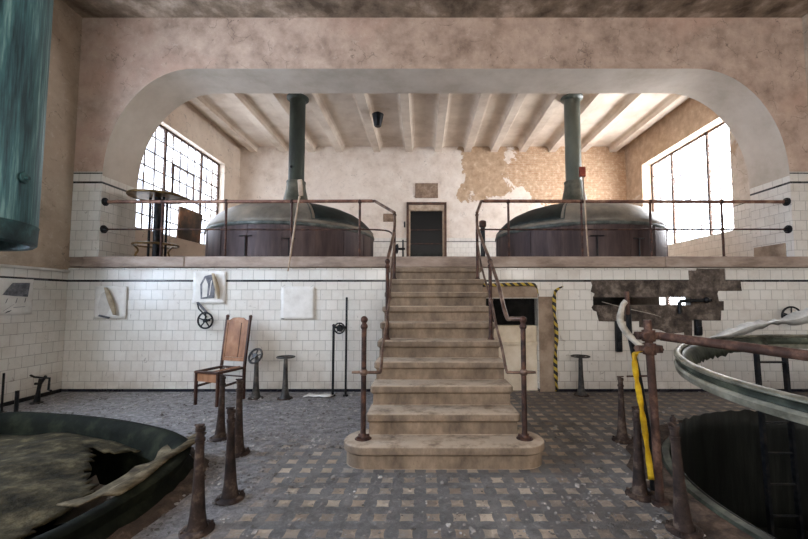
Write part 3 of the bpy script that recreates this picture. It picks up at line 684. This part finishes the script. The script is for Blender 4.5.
bm = B(); n = len(RIM); K = 34; L = []
for j in range(1, K + 1):
    s = .875 * j / K; L.append([])
    for p in RIM:
        x, y = (p.x - CR.x) * s + CR.x, (p.y - CR.y) * s + CR.y; L[-1].append(bm.verts.new((x, y, hfun(x, y))))
tri = [Vector((-3.46, 4.06)), (Vector((-2.38, 4.0))), (Vector((-2.42, 2.95)))]
def inside(p, T, w=.0):
    s = [(T[(i + 1) % 3] - T[i]).cross(p - T[i]) for i in range(3)]; return all(q <= w for q in s) or all(q >= -w for q in s)
jag = lambda x, y: .02 * math.sin(17 * x + 9 * y) + .015 * math.sin(41 * y - 13 * x)
for j in range(K - 1):
    for i in range(n):
        f = (L[j][i], L[j][(i + 1) % n], L[j + 1][(i + 1) % n], L[j + 1][i]); c = sum((v.co for v in f), Vector()) / 4
        if inside(Vector((c.x + jag(c.x, c.y), c.y + jag(c.y, c.x))), tri): continue
        if c.x > -2.62 and c.y < 4.0 and c.y > 1.9: continue       # torn away beside the rim
        bm.faces.new(f)
bm.faces.new(L[0])
bmesh.ops.delete(bm, geom=[v for v in bm.verts if not v.link_faces], context='VERTS')
obj('lid', bm, 'olive', t, sol=.012)
bm = B(); rows = []
for i in range(19):
    q = i / 18; y = 4.06 - q * 1.27
    xi = -2.60 + .10 * math.sin(q * 3.1) + .02 * math.sin(q * 23) + .02 * q; xo = -2.22 + .09 * math.sin(min(1, q * 1.1) * PI / 2) + .02 * math.sin(q * 9)
    rows.append([(xi, y + .02, .13 + .02 * math.sin(q * 14)), (xi + (xo - xi) * .35, y, .15), (xi + (xo - xi) * .7, y, .225), (xo, y - .02, .238)])
loft(bm, rows, False); obj('torn_flap', bm, 'tan_metal', t, sol=.012)
# curled inner scrap seen through the hole
bm = B(); loft(bm, [[(-3.2 + .08 * i, 3.75 + .03 * math.sin(i * 2.1), -.12 + .05 * math.sin(i * 1.7)), ][:1] + [(-3.2 + .08 * i, 3.45 + .05 * math.sin(i), -.35)] for i in range(9)], False); obj('torn_scrap', bm, 'dome', t, sol=.008)

# teal copper flue hanging over it
FC = (-4.04, 3.0, 2.08)
t = thing('copper_flue', 'huge teal copper flue pipe hanging from the ceiling over the torn lid', 'pipe', FC)
bm = B(); lathe(bm, [(.71, .17), (.715, 2.0), (.72, 4.74)], FC, 64); obj('pipe', bm, 'teal', t)
bm = B(); lathe(bm, [(.66, .0), (.69, -.01), (.71, .01), (.714, .15), (.718, .17), (.70, .18)], FC, 64); lathe(bm, [(.66, 0), (.65, .2), (.65, 4.7)], FC, 48); obj('bottom_band', bm, 'teal_dark', t)
ang = math.atan2(-.63, .35)
bc = Vector((FC[0] + .72 * math.cos(ang), FC[1] + .72 * math.sin(ang), 0)); zz = 2.22
def knob(a, z):
    d = Vector((math.cos(a), math.sin(a), 0)); c = Vector((FC[0], FC[1], z)) + d * .715
    bm = B(); tube(bm, [c, c + d * .02, c + d * .021, c + d * .045], [.04, .04, .022, .018], 14); torus(bm, c + d * .012, .04, .008, d); obj('knob', bm, 'teal_dark', t)
knob(R(12), 2.62)

# ================================================================= OPEN VAT
t = thing('open_vat', 'open black vat with a torn shell and a raised pale metal rim', 'vat', tuple(RV))
def topz(a):       # a in degrees
    a = a % 360
    if a > 285 or a < 62: return 1.0
    j = .02 * math.sin(a * .9) + .015 * math.sin(a * 2.3)
    if a < 146: return .22 + j
    if a < 154: return .22 - (a - 146) / 8 * .17
    return .04
bm = B(); n = 180
rows = [[(RV.x + 1.9 * math.cos(R(360 * i / n)), RV.y + 1.9 * math.sin(R(360 * i / n)), -1.2 + (topz(360 * i / n) + 1.2) * q / 6) for i in range(n)] for q in range(7)]
loft(bm, rows, True); obj('shell', bm, 'pit', t, sol=.015)
bm = B(); lathe(bm, [(1.91, -.05), (1.912, .03), (1.94, .055), (2.0, .05), (2.02, .02), (2.02, -.01)], tuple(RV), 96); obj('floor_ring', bm, 'rim_dark', t)
bm = B(); lathe(bm, [(2.02, .03), (2.1, .035), (2.22, .02), (2.32, .002)], tuple(RV), 96)
for v in bm.verts:
    rr = (v.co - RV).length
    if rr > 2.05: v.co.z = max(.003, v.co.z + random.uniform(-.012, .02)); v.co += (v.co - RV).normalized() * random.uniform(-.04, .04); v.co.z = max(.003, v.co.z)
obj('mortar_bed', bm, 'dirt', t)
bm = B(); lathe(bm, [(1.9, -1.19), (1e-3, -1.19)], tuple(RV), 64); obj('tank_bottom', bm, 'pit', t)
tz = lambda a: .965 + .10 * math.sin(a) + .05 * math.cos(a)     # the rim sags towards the stairs
bm = B(); rr = 1.825
lathe(bm, [(rr + .03, .095), (rr + .045, .085), (rr + .045, .068), (rr + .02, .055), (rr - .005, .06), (rr - .02, .085), (rr - .005, .10), (rr + .015, .102), (rr + .03, .095)], tuple(RV), 120, zf=tz); r1 = obj('upper_rim', bm, 'verdigris', t)
bm = B(); lathe(bm, [(rr + .0, .06), (rr - .012, .02), (rr + .0, -.02)], tuple(RV), 120, zf=tz); obj('rim_neck', bm, 'rim_dark', t)
bm = B(); lathe(bm, [(rr, .0), (rr + .03, .005), (rr + .045, -.02), (rr + .035, -.07), (rr + .01, -.075), (rr, .0)], tuple(RV), 120, zf=tz); obj('lower_rim', bm, 'verdigris', t)
# torn dark strip added for the shade inside the far side of the rim
bm = B(); rows = []
for i in range(41):
    a = R(88 + 66 * i / 40); dz = .07 + .05 * abs(math.sin(i * 1.3)) * (1 if i > 12 else .3)
    p = lambda r, z: (RV.x + r * math.cos(a), RV.y + r * math.sin(a), tz(a) + z)
    rows.append([p(rr - .03, .07), p(rr - .08, 0), p(rr - .12, -dz)])
loft(bm, rows, False); obj('shade_strip', bm, 'rim_dark', t, sol=.01)
bm = B(); rows = []
pa = smooth_path([(3.20, 4.46, 1.12), (3.50, 4.40, 1.22), (3.78, 4.3, 1.33), (3.95, 4.25, 1.36), (4.25, 4.2, 1.43), (4.6, 4.1, 1.50), (5.1, 3.9, 1.5), (5.7, 3.6, 1.3), (5.9, 3.4, 1.1)], 5)
for i, p in enumerate(pa):
    w = .02 + .012 * math.sin(i * 1.9) + (.0 if i < 16 else min(.09, .012 * (i - 14))) + (.03 if 4 < i < 11 else 0)
    rows.append([p + Vector((0, .02, w)), p + Vector((0, -.03, .01 + .01 * math.sin(i))), p + Vector((.02, .0, -w))])
loft(bm, rows, False); obj('torn_sheet', bm, 'torn', t, sol=.008)
# ladder
t = thing('ladder', 'black iron ladder standing inside the open vat', 'ladder', (3.58, 3.98, -1.18))
zA, zB = -1.18, 1.05
for s in (-.145, .145):
    bm = B(); rbox(bm, (3.60 + s, 3.96, (zA + zB) / 2), (.03, .045, zB - zA), Matrix.Rotation(R(-2), 3, 'X')); obj('side_rail', bm, 'dark_iron', t, smooth=False)
for i in range(7):
    z = .96 - .3 * i; bm = B(); tube(bm, [(3.455, 3.96 + .035 * (z + .07), z), (3.745, 3.96 + .035 * (z + .07), z)], .011, 8); obj('rung', bm, 'dark_iron', t)

# ================================================================= PEDESTALS
def pedestal(name, loc, label, h=.705, mat='ped', group=None, top='cap', s=1):
    t = thing(name, label, 'pedestal', loc, group); x, y, z = loc
    bm = B(); lathe(bm, [(.068 * s, .015), (.060 * s, .05), (.050 * s, .12), (.041 * s, .24), (.033 * s, .40), (.029 * s, h * .74), (.028 * s, h - .1), (.034 * s, h - .095), (.034 * s, h - .075), (.027 * s, h - .07), (.027 * s, h - .03), (.033 * s, h - .025), (.033 * s, h), (1e-3, h)], loc, 20)
    obj('column', bm, mat, t)
    bm = B(); lathe(bm, [(.11 * s, -.002), (.112 * s, .012), (.10 * s, .025), (.07 * s, .03)], loc, 24)
    for q in range(4): a = PI / 4 + q * PI / 2; disc(bm, (x + .095 * s * math.cos(a), y + .095 * s * math.sin(a), z + .018), .012, .018, 6)
    obj('base_flange', bm, mat, t)
    return t
p0 = pedestal('valve_pedestal', (-1.561, 2.76, 0), 'rusted iron valve pedestal closest to the viewer beside the torn lid')
bm = B(); tube(bm, [(-1.571, 2.76, .705), (-1.561, 2.76, .717)], [.03, .02], 12); tube(bm, [(-1.60, 2.76, .72), (-1.53, 2.75, .725)], .008, 6); obj('top_cap', bm, 'ped', p0)
p0['group'] = 'bell footed valve pedestals beside the sunken vats'
for loc, rot, sc, lab in (((-2.338, 4.54, 0), (0, 1), 1.0, 'rusted valve pedestal standing right in front of the chair seat'),
                          ((-1.921, 4.1, 0), (0, 0), 1.06, 'rusted valve pedestal between the chair and the stair, farther back than its neighbours'),
                          ((-1.547, 3.19, 0), (0, -1), 1.0, 'rusted valve pedestal just behind the closest one by the torn lid'),
                          ((2.278, 4.46, 0), (0, 0), 1.0, 'dark valve pedestal standing alone on the tiled floor left of the yellow tape'),
                          ((1.783, 3.236, 0), (0, -.5), .99, 'rusted valve pedestal between the yellow tape and the lone dark pedestal'),
                          ((1.818, 2.76, 0), (0, -3.5), 1.02, 'rusted valve pedestal with a ringed top next to the open black vat')):
    c = copy_tree(p0);  c.location = loc; c.rotation_euler = (R(rot[0]), R(rot[1]), 0); c.scale = (sc, sc, sc); c['label'] = lab

ORG[c.name] = Vector((1.818, 2.76, 0)); bm = B(); lathe(bm, [(.026, .60), (.033, .605), (.033, .625), (.026, .63)], (1.818, 2.76, 0), 16); obj('collar_ring', bm, 'ped', c)
bm = B(); lathe(bm, [(.01, .70), (.01, .722), (.02, .735), (.02, .752), (.009, .764), (.008, .775), (1e-3, .776)], (1.818, 2.76, 0), 12); obj('finial', bm, 'ped', c)
def wheel_ped(loc, h, wr, n, label, s=.85):
    t = thing('handwheel_pedestal', label, 'pedestal', loc, 'handwheel pedestals by the tiled wall'); x, y, z = loc
    bm = B(); lathe(bm, [(.10, .01), (.07, .05), (.05, .13), (.04, .3), (.032, h - .05), (.03, h), (.012, h + .005), (.012, h + .05), (1e-3, h + .05)], loc, 18); obj('column', bm, 'wheel_grey', t)
    bm = B(); disc(bm, loc, .125, .018, 24, .11); obj('base_flange', bm, 'ped', t)
    wheel_parts(t, Vector((x, y - (.05 if abs(n[1]) > .4 else 0), h + (.02 if abs(n[1]) < .4 else .03))), wr, Vector(n), mat='wheel_grey', spokes=5 if abs(n[1]) > .4 else 4, r=.018 if abs(n[1]) > .4 else .012)
wheel_ped((-2.715, 6.36, 0), .66, .12, (-.35, -1, .55), 'iron pedestal with a tilted handwheel right beside the chair')
wheel_ped((-2.23, 6.34, 0), .65, .14, (0, 0, 1), 'iron pedestal with a flat handwheel between the chair and the two pipes')
wheel_ped((2.68, 6.55, 0), .63, .145, (0, 0, 1), 'iron pedestal with a flat handwheel by the hazard tape')

# wall handwheels
def wall_wheel(c, rr, label, arm):
    t = thing('wall_handwheel', label, 'handwheel', c, 'handwheels on the tiled wall'); c = Vector(c)
    wheel_parts(t, c, rr, Vector((-.1, -1, 0)), r=.016)
    bm = B(); tube(bm, [c, c + Vector((0, 6.8 - c.y, 0))], .022, 10); disc(bm, c + Vector((0, 0, 0)), .001, .001)
    for a, b in zip(arm, arm[1:]): tube(bm, [a, b], .012, 6)
    obj('spindle', bm, 'dark_iron', t)
wall_wheel((-3.76, 6.68, 1.245), .135, 'black spoked handwheel on the white tiles above the chair', [(-3.76, 6.72, 1.3), (-3.93, 6.76, 1.45), (-3.97, 6.78, 1.56)])
wall_wheel((6.38, 6.64, 1.33), .15, 'dark handwheel on the tiled wall behind the torn silver sheet', [(6.38, 6.7, 1.33), (6.5, 6.76, 1.3)])

# twin pipes with valve
t = thing('twin_valve_pipes', 'pair of slim black standpipes with a round valve by the tiled wall', 'pipes', (-1.38, 6.5, 0))
for x, h in ((-1.49, 1.17), (-1.275, 1.63)):
    bm = B(); tube(bm, [(x, 6.5, 0), (x, 6.5, h)], .021 if h < 1.5 else .018, 10); ball(bm, (x, 6.5, h), .028 if h < 1.5 else .02); disc(bm, (x, 6.5, 0), .045, .025); obj('standpipe', bm, 'dark_iron', t)
bm = B(); tube(bm, [(-1.49, 6.5, 1.14), (-1.27, 6.5, 1.14)], .02, 8); tube(bm, [(-1.37, 6.53, 1.13), (-1.37, 6.44, 1.13)], [.05, .06], 16); obj('valve_body', bm, 'dark_iron', t)
wheel_parts(t, Vector((-1.375, 6.42, 1.13)), .085, Vector((0, -1, 0)), r=.012)

# small things by the left wall
def rod(name, x, y, h, r, label, cat='rod'):
    bm = B(); tube(bm, [(x, y, 0), (x, y, h)], r, 8); disc(bm, (x, y, 0), r * 2.2, .012, 12); tag(obj(name, bm, 'dark_iron', origin=(x, y, 0)), label, cat)
rod('iron_rod', -6.02, 5.59, .55, .014, 'tall thin iron rod by the side wall behind the sunken vat rim')
rod('iron_stub', -5.77, 5.55, .31, .024, 'short dark iron stub standing behind the sunken vat rim')
t = thing('crank_stand', 'small iron crank stand near the corner of the tiled walls', 'crank', (-5.98, 6.05, 0))
bm = B(); tube(bm, [(-5.98, 6.05, 0), (-5.96, 6.05, .2), (-5.93, 6.05, .38)], [.045, .025, .03], 10); disc(bm, (-5.98, 6.05, 0), .08, .02); tube(bm, [(-6.02, 6.05, .3), (-5.93, 6.05, .3), (-5.86, 6.05, .42)], .02, 8); obj('stand', bm, 'dark_iron', t)
bm = B(); tube(bm, [(-6.1, 6.05, .43), (-6.03, 6.05, .40), (-5.78, 6.03, .39), (-5.76, 6.0, .22), (-5.70, 5.98, .21)], .016, 8); obj('crank_arm', bm, 'dark_iron', t)

# ================================================================= CHAIR
t = thing('wooden_chair', 'high backed wooden chair with a broken seat against the tiled wall', 'chair', (-3.19, 6.14, 0))
fw = Vector((-.31, -.951, 0)); rt = Vector((.951, -.31, 0)); cc = Vector((-3.19, 6.14, 0))
def L_(u, v, z): return cc + rt * u + fw * v + Vector((0, 0, z))     # u right, v forward
CM = Matrix((rt, -fw, Vector((0, 0, 1)))).transposed()
def cbar(name, a, b, w, d, mat='wood_dark', parent=t, bev=.004):
    a, b = Vector(a), Vector(b); bm = B(); dz = (b - a); ln = dz.length; q = dz.to_track_quat('Z', 'Y').to_matrix()
    rbox(bm, (0, 0, 0), (w, d, ln), Matrix.Identity(3)); ax = Matrix.Identity(3)
    zz = dz.normalized(); xx = (rt - zz * rt.dot(zz)).normalized() if abs(rt.dot(zz)) < .9 else Vector((0, 0, 1)); yy = zz.cross(xx)
    m = Matrix((xx, yy, zz)).transposed()
    for v in bm.verts: v.co = m @ v.co + (a + b) / 2
    return obj(name, bm, mat, parent, smooth=False, bevel=bev)
SH = .50
cbar('leg', L_(-.21, .25, 0), L_(-.21, .25, SH), .038, .038); cbar('leg', L_(.21, .25, 0), L_(.21, .25, SH), .038, .038)
for s in (-1, 1):
    cbar('leg', L_(s * .235, -.25, 0), L_(s * .235, -.25, SH), .038, .042)
    st_ = cbar('back_stile', L_(s * .235, -.25, SH), L_(s * .24, -.35, 1.31), .034, .042)
    bm = B(); ball(bm, L_(s * .24, -.355, 1.325), .03); obj('finial', bm, 'wood_dark', st_)
cbar('seat_rail', L_(-.23, .25, SH), L_(.23, .25, SH), .035, .05, 'wood_dark'); cbar('seat_rail', L_(-.23, -.24, SH), L_(.23, -.24, SH), .03, .05)
cbar('seat_rail', L_(-.21, .25, SH), L_(-.21, -.25, SH), .05, .035); cbar('seat_rail', L_(.21, .25, SH), L_(.21, -.25, SH), .05, .035)
bm = B(); loft(bm, [[L_(-.2, .25, .49), L_(-.2, .25, .36), L_(-.2, .235, .36), L_(-.2, .235, .49)], [L_(.2, .25, .485), L_(.2, .25, .35), L_(.2, .235, .35), L_(.2, .235, .485)]], True, True, True); obj('apron', bm, 'wood', t, smooth=False)
cbar('stretcher', L_(.21, .25, .28), L_(.21, -.25, .3), .02, .035); cbar('stretcher', L_(-.21, .25, .28), L_(-.21, -.25, .3), .02, .035); cbar('stretcher', L_(-.2, -.25, .36), L_(.2, -.25, .36), .02, .03)
cbar('broken_slat', L_(-.1, .2, .47), L_(.2, -.2, .53), .05, .012, 'wood'); cbar('broken_slat', L_(.15, .22, .46), L_(-.12, -.2, .5), .04, .012, 'wood_dark')
def bp(u, h): f = (h - SH) / .82; return L_(u, -.25 - .10 * f, h)
def bpanel(name, u0, u1, h0, h1, th, mat, push=0):
    bm = B(); o1 = fw * (th / 2 + push); o2 = fw * (-th / 2 + push)
    loft(bm, [[bp(u0, h0) + o1, bp(u1, h0) + o1, bp(u1, h0) + o2, bp(u0, h0) + o2], [bp(u0, h1) + o1, bp(u1, h1) + o1, bp(u1, h1) + o2, bp(u0, h1) + o2]], True, True, True); return obj(name, bm, mat, t, smooth=False, bevel=.003)
bpanel('back_panel', -.22, .22, .66, 1.24, .012, 'wood'); bpanel('back_rail', -.225, .225, .60, .655, .03, 'wood')
bpanel('back_stave', -.222, -.19, .655, 1.22, .026, 'wood', .004); bpanel('back_stave', .19, .222, .655, 1.22, .026, 'wood', .004); bpanel('back_stave', .075, .085, .66, 1.22, .02, 'wood_dark', .002)
bm = B(); o1 = fw * .016; cr = [(-.225, 1.22), (.225, 1.22), (.225, 1.265), (.16, 1.27), (.10, 1.305), (.0, 1.31), (-.10, 1.305), (-.16, 1.27), (-.225, 1.265)]
loft(bm, [[bp(u, h) + o1 for u, h in cr], [bp(u, h) - o1 for u, h in cr]], True, True, True); obj('crest_rail', bm, 'wood', t, smooth=False, bevel=.003)

# ================================================================= POSTERS
def poster(name, label, org, ux, w, h, draw, curl=None):
    """sheet pasted on the wall; org lower corner, ux direction along the wall"""
    t = thing(name, label, 'poster', org, 'peeling paper sheets on the tiles'); o = Vector(org); ux = Vector(ux); nn = Vector((ux.y, -ux.x, 0))
    Pp = lambda a, b, d=0: o + ux * (a * w) + Vector((0, 0, b * h)) + nn * (d + .006)
    bm = B(); K = 10; rows = []
    for j in range(K + 1):
        rows.append([Pp(i / K, j / K, .004 * math.sin(i * 1.3 + j) + .004 + (.012 if (i in (0, K) and j in (0, K)) else 0)) for i in range(K + 1)])
    loft(bm, rows, False); obj('sheet', bm, 'paper', t, sol=.003)
    for poly, d, mat, nm in draw:
        bm = B(); bm.faces.new([bm.verts.new(Pp(a, b, .016 + d)) for a, b in poly]); obj(nm, bm, mat, t, smooth=False, sol=.002)
    if curl:
        a0, b0, a1, b1, rad, mat = curl; bm = B(); rows = []
        for j in range(13):
            q = j / 12; ca, cb_ = a0 + (a1 - a0) * q + .10 * math.sin(q * 2.2), b0 + (b1 - b0) * q
            rr_ = rad * (.6 + .5 * math.sin(q * PI))
            rows.append([Pp(ca, cb_, .02 + rr_) + ux * (rr_ * math.cos(th)) + nn * (rr_ * math.sin(th)) for th in (R(200 - 24 * s_) for s_ in range(12))])
        loft(bm, rows, False); obj('curled_strip', bm, mat, t, sol=.003)
    return t
line = lambda a, b, c, d, w=.012: [(a, b), (c, d), (c + w, d + w), (a + w, b + w)]
poster('paper_poster', 'paper sheet with a grey tank drawing on the side wall', (-6.29, 5.60, 1.37), (0, 1, 0), .58, .56,
       [([(.22, .55), (.45, .88), (.9, .9), (.86, .5), (.5, .52)], 0, 'ink', 'drawing'), (line(.3, .32, .34, .44, .02), 0, 'ink', 'mark'), (line(.55, .32, .58, .45, .02), 0, 'ink', 'mark'), (line(.78, .34, .8, .46, .02), 0, 'ink', 'mark'),
        (line(.25, .1, .5, .28, .02), 0, 'ink', 'mark'), (line(.3, .05, .42, .09, .05), 0, 'ink', 'mark'), (line(.5, .2, .8, .22, .012), 0, 'ink', 'mark')])
poster('paper_poster', 'torn paper sheet with a curled tan strip between the wall corner and the chair', (-5.78, YW - .01, 1.27), (1, 0, 0), .56, .58,
       [([(.12, .35), (.2, .75), (.35, .85), (.55, .7), (.5, .3), (.4, .1), (.2, .08)], 0, 'white', 'bare_patch'), (line(.15, .08, .5, .0, .05), .01, 'ink', 'torn_bit')], (.38, .95, .62, .12, .04, 'paper_back'))
poster('paper_poster', 'white paper sheet with a curled engraving just above the wall handwheel', (-4.05, YW - .01, 1.53), (1, 0, 0), .58, .58,
       [([(.25, .15), (.22, .6), (.35, .85), (.55, .9), (.68, .8), (.66, .18)], 0, 'ink', 'drawing'), ([(.3, .2), (.29, .6), (.38, .78), (.46, .6), (.44, .22)], .003, 'paper', 'drawing'), (line(.5, .25, .55, .7, .03), .004, 'paper', 'mark'), (line(.15, .02, .45, -.3, .05), .01, 'ink', 'torn_bit')], (.62, .93, .72, .16, .035, 'paper_back'))
poster('paper_poster', 'blank white paper sheet on the tiles close to the stair', (-2.49, YW - .01, 1.26), (1, 0, 0), .6, .58,
       [(line(.02, .97, .12, 1.04, .02), .0, 'ink', 'tab'), (line(.86, .97, .96, 1.04, .02), 0, 'ink', 'tab'), (line(.02, .01, .1, .0, .02), 0, 'ink', 'tab')])
bm = B(); loft(bm, [[(-1.95 + .09 * i, 6.35 + .02 * math.sin(i), .02 + .015 * abs(math.sin(i * 1.5))), (-1.9 + .09 * i, 6.55, .015 + .02 * abs(math.cos(i)))] for i in range(6)], False)
tag(obj('floor_paper', bm, 'paper', sol=.004), 'crumpled white paper lying on the floor by the two slim pipes', 'paper')

# ================================================================= HAZARD TAPE, PIPE BARRIER
def ribbon(pts, w, dirv, n=5, tw=0):
    P_ = smooth_path(pts, n); bm = B(); d = Vector(dirv).normalized(); rows = []
    for i, p in enumerate(P_):
        q = Matrix.Rotation(tw * math.sin(i * .9), 3, 'Z') @ d; rows.append([p - q * w / 2, p, p + q * w / 2])
    loft(bm, rows, False); return bm
o = obj('hazard_tape', ribbon([(2.345, 6.76, .02), (2.33, 6.77, .5), (2.36, 6.77, 1.0), (2.33, 6.77, 1.5), (2.36, 6.77, 1.75), (2.48, 6.75, 1.84)], .07, (1, 0, 0), 6, .7), 'hazard', sol=.004)
tag(o, 'black and yellow striped tape hanging upright beside the plastered pier', 'tape', 'striped tapes round the low doorway')
o = obj('hazard_tape', ribbon([(1.0, 6.76, 1.86), (1.4, 6.76, 1.87), (1.8, 6.75, 1.88), (1.98, 6.76, 1.87), (2.03, 6.76, 1.8), (2.06, 6.76, 1.66)], .06, (0, .1, 1), 6, 0), 'hazard', sol=.004)
tag(o, 'black and yellow striped tape stretched level above the low doorway', 'tape', 'striped tapes round the low doorway')

t = thing('pipe_barrier', 'rust red upright pipe with clamps carrying a sloping rail towards the open vat', 'barrier', (1.865, 3.1, 0))
bm = B(); tube(bm, [(1.865, 3.1, 0), (1.84, 3.1, .8), (1.815, 3.1, 1.44)], .031, 14); tube(bm, [(1.865, 3.1, 0), (1.863, 3.1, .04)], .06, 14); obj('post', bm, 'rust', t)
for z, xx in ((1.315, 1.82), (1.21, 1.823)):
    bm = B(); tube(bm, [(xx, 3.1, z - .045), (xx, 3.1, z + .045)], .05, 12); box(bm, xx - .10, xx + .09, 3.065, 3.135, z - .03, z + .03)
    for s in (-.085, .07): tube(bm, [(xx + s, 3.04, z), (xx + s, 3.16, z)], .014, 6)
    tube(bm, [(xx - .06, 3.1, z), (xx - .06, 3.02, z)], .03, 12); obj('clamp', bm, 'rust', t, bevel=.004)
bm = B(); tube(bm, [(1.90, 3.07, 1.312), (2.35, 2.33, 1.262), (3.2, 1.1, 1.2)], .034, 14); obj('rail', bm, 'rust', t)
t = thing('lagged_pipe', 'bent pale lagged pipe on a leaning dark iron rod beside the rust red post', 'pipe', (1.93, 3.3, 0))
bm = B(); tube(bm, smooth_path([(1.77, 3.1, 1.22), (1.72, 3.12, 1.27), (1.67, 3.14, 1.33), (1.63, 3.16, 1.42), (1.645, 3.18, 1.50), (1.675, 3.2, 1.56), (1.70, 3.2, 1.59)], 4), [.024] * 6 + [.027] * 10 + [.022] * 9, 12); obj('lagging', bm, 'hose', t)
bm = B(); tube(bm, [(1.93, 3.3, 0), (1.90, 3.3, .55), (1.84, 3.28, .9), (1.75, 3.25, 1.3), (1.725, 3.22, 1.55)], .022, 10); obj('rod', bm, 'dark_iron', t)
bm = B(); tube(bm, [(1.72, 3.21, 1.48), (1.715, 3.21, 1.67)], .018, 10); obj('top_pin', bm, 'rust', t)
bm = B(); tube(bm, [(1.72, 3.26, .96), (1.92, 3.26, .965)], .008, 6); obj('cross_pin', bm, 'rust', t)
o = obj('barrier_tape', ribbon([(1.70, 3.02, 1.20), (1.665, 3.03, 1.17), (1.675, 3.04, 1.02), (1.715, 3.06, .80), (1.75, 3.07, .55), (1.79, 3.08, .2)], .045, (1, -.25, 0), 7, .7), 'yellow', sol=.003)
tag(o, 'crumpled plain yellow tape hanging down from the clamp on the rust red post', 'tape')

# pipework at the broken slot
bm = B(); tube(bm, [(4.52, 6.74, 1.36), (4.52, 6.74, 1.545), (4.56, 6.74, 1.58), (5.0, 6.74, 1.6), (5.1, 6.78, 1.6)], .03, 10); ball(bm, (5.0, 6.74, 1.6), .055)
tag(obj('bent_pipe', bm, 'dark_iron'), 'black bent pipe across the bright end of the broken wall slot', 'pipe')
for x, z0, z1, lab in ((3.44, .70, 1.24, 'longer black iron bracket hanging below the broken wall slot near the lagged pipe'), (4.84, .98, 1.26, 'shorter black iron bracket below the bright end of the broken wall slot')):
    bm = B(); box(bm, x - .05, x + .05, 6.72, 6.79, z0, z1); box(bm, x - .035, x + .035, 6.69, 6.72, z0 + .02, z0 + .16)
    tag(obj('iron_bracket', bm, 'dark_iron', bevel=.01), lab, 'bracket', 'brackets below the wall slot')
bm = B(); tube(bm, smooth_path([(3.15, 6.72, 1.57), (3.6, 6.72, 1.45), (4.0, 6.72, 1.36), (4.2, 6.76, 1.3)], 4), .007, 6); tag(obj('loose_cable', bm, 'hose'), 'thin pale cable sagging across the broken wall slot', 'cable')

# ================================================================= DEBRIS
bm = B()
def chip(x, y, s):
    a = random.uniform(0, PI * 2); k_ = random.randint(3, 5); h = random.uniform(.1, .5) * s
    tl = Matrix.Rotation(random.uniform(-.4, .4), 3, 'X') @ Matrix.Rotation(a, 3, 'Z')
    lo = [tl @ Vector((s * math.cos(2 * PI * i / k_) * random.uniform(.6, 1.2), s * math.sin(2 * PI * i / k_) * random.uniform(.6, 1), 0)) + Vector((x, y, .35 * s)) for i in range(k_)]
    loft(bm, [lo, [p + Vector((0, 0, h)) for p in lo]], True, True, True)
def ok(x, y):
    if (Vector((x, y, 0)) - RV).length < 2.05: return False
    if ((x - CR.x) / 2.05) ** 2 + ((y - CR.y) / 1.95) ** 2 < 1.05: return False
    if -.85 < x < 1.3 and y > 3.55: return False
    return XL + .1 < x < XR - .1
cnt = 0
while cnt < 5200:
    m_ = random.random()
    if m_ < .62: x, y = random.uniform(-6.1, -.7), random.uniform(4.2, 6.75)
    elif m_ < .72: x, y = random.gauss(-2.0, .5), random.gauss(3.7, .5)
    elif m_ < .8: x, y = random.uniform(-2, 2.3), random.uniform(2.5, 3.6)
    elif m_ < .9: x, y = random.uniform(1.3, 6.9), random.uniform(4.0, 6.75)
    else: x, y = random.gauss(1.7, .6), random.gauss(3.1, .7)
    if not ok(x, y): continue
    chip(x, y, random.choice((.007, .009, .012, .016, .026 if cnt % 4 == 0 else .012))); cnt += 1
for i in range(60): chip(random.uniform(-.5, 1.0), random.uniform(3.5, 3.62), random.choice((.008, .012)))
tag(obj('floor_debris', bm, 'chip', smooth=False), 'scattered chips of plaster and paint lying over the dusty floor', 'debris', kind='stuff')
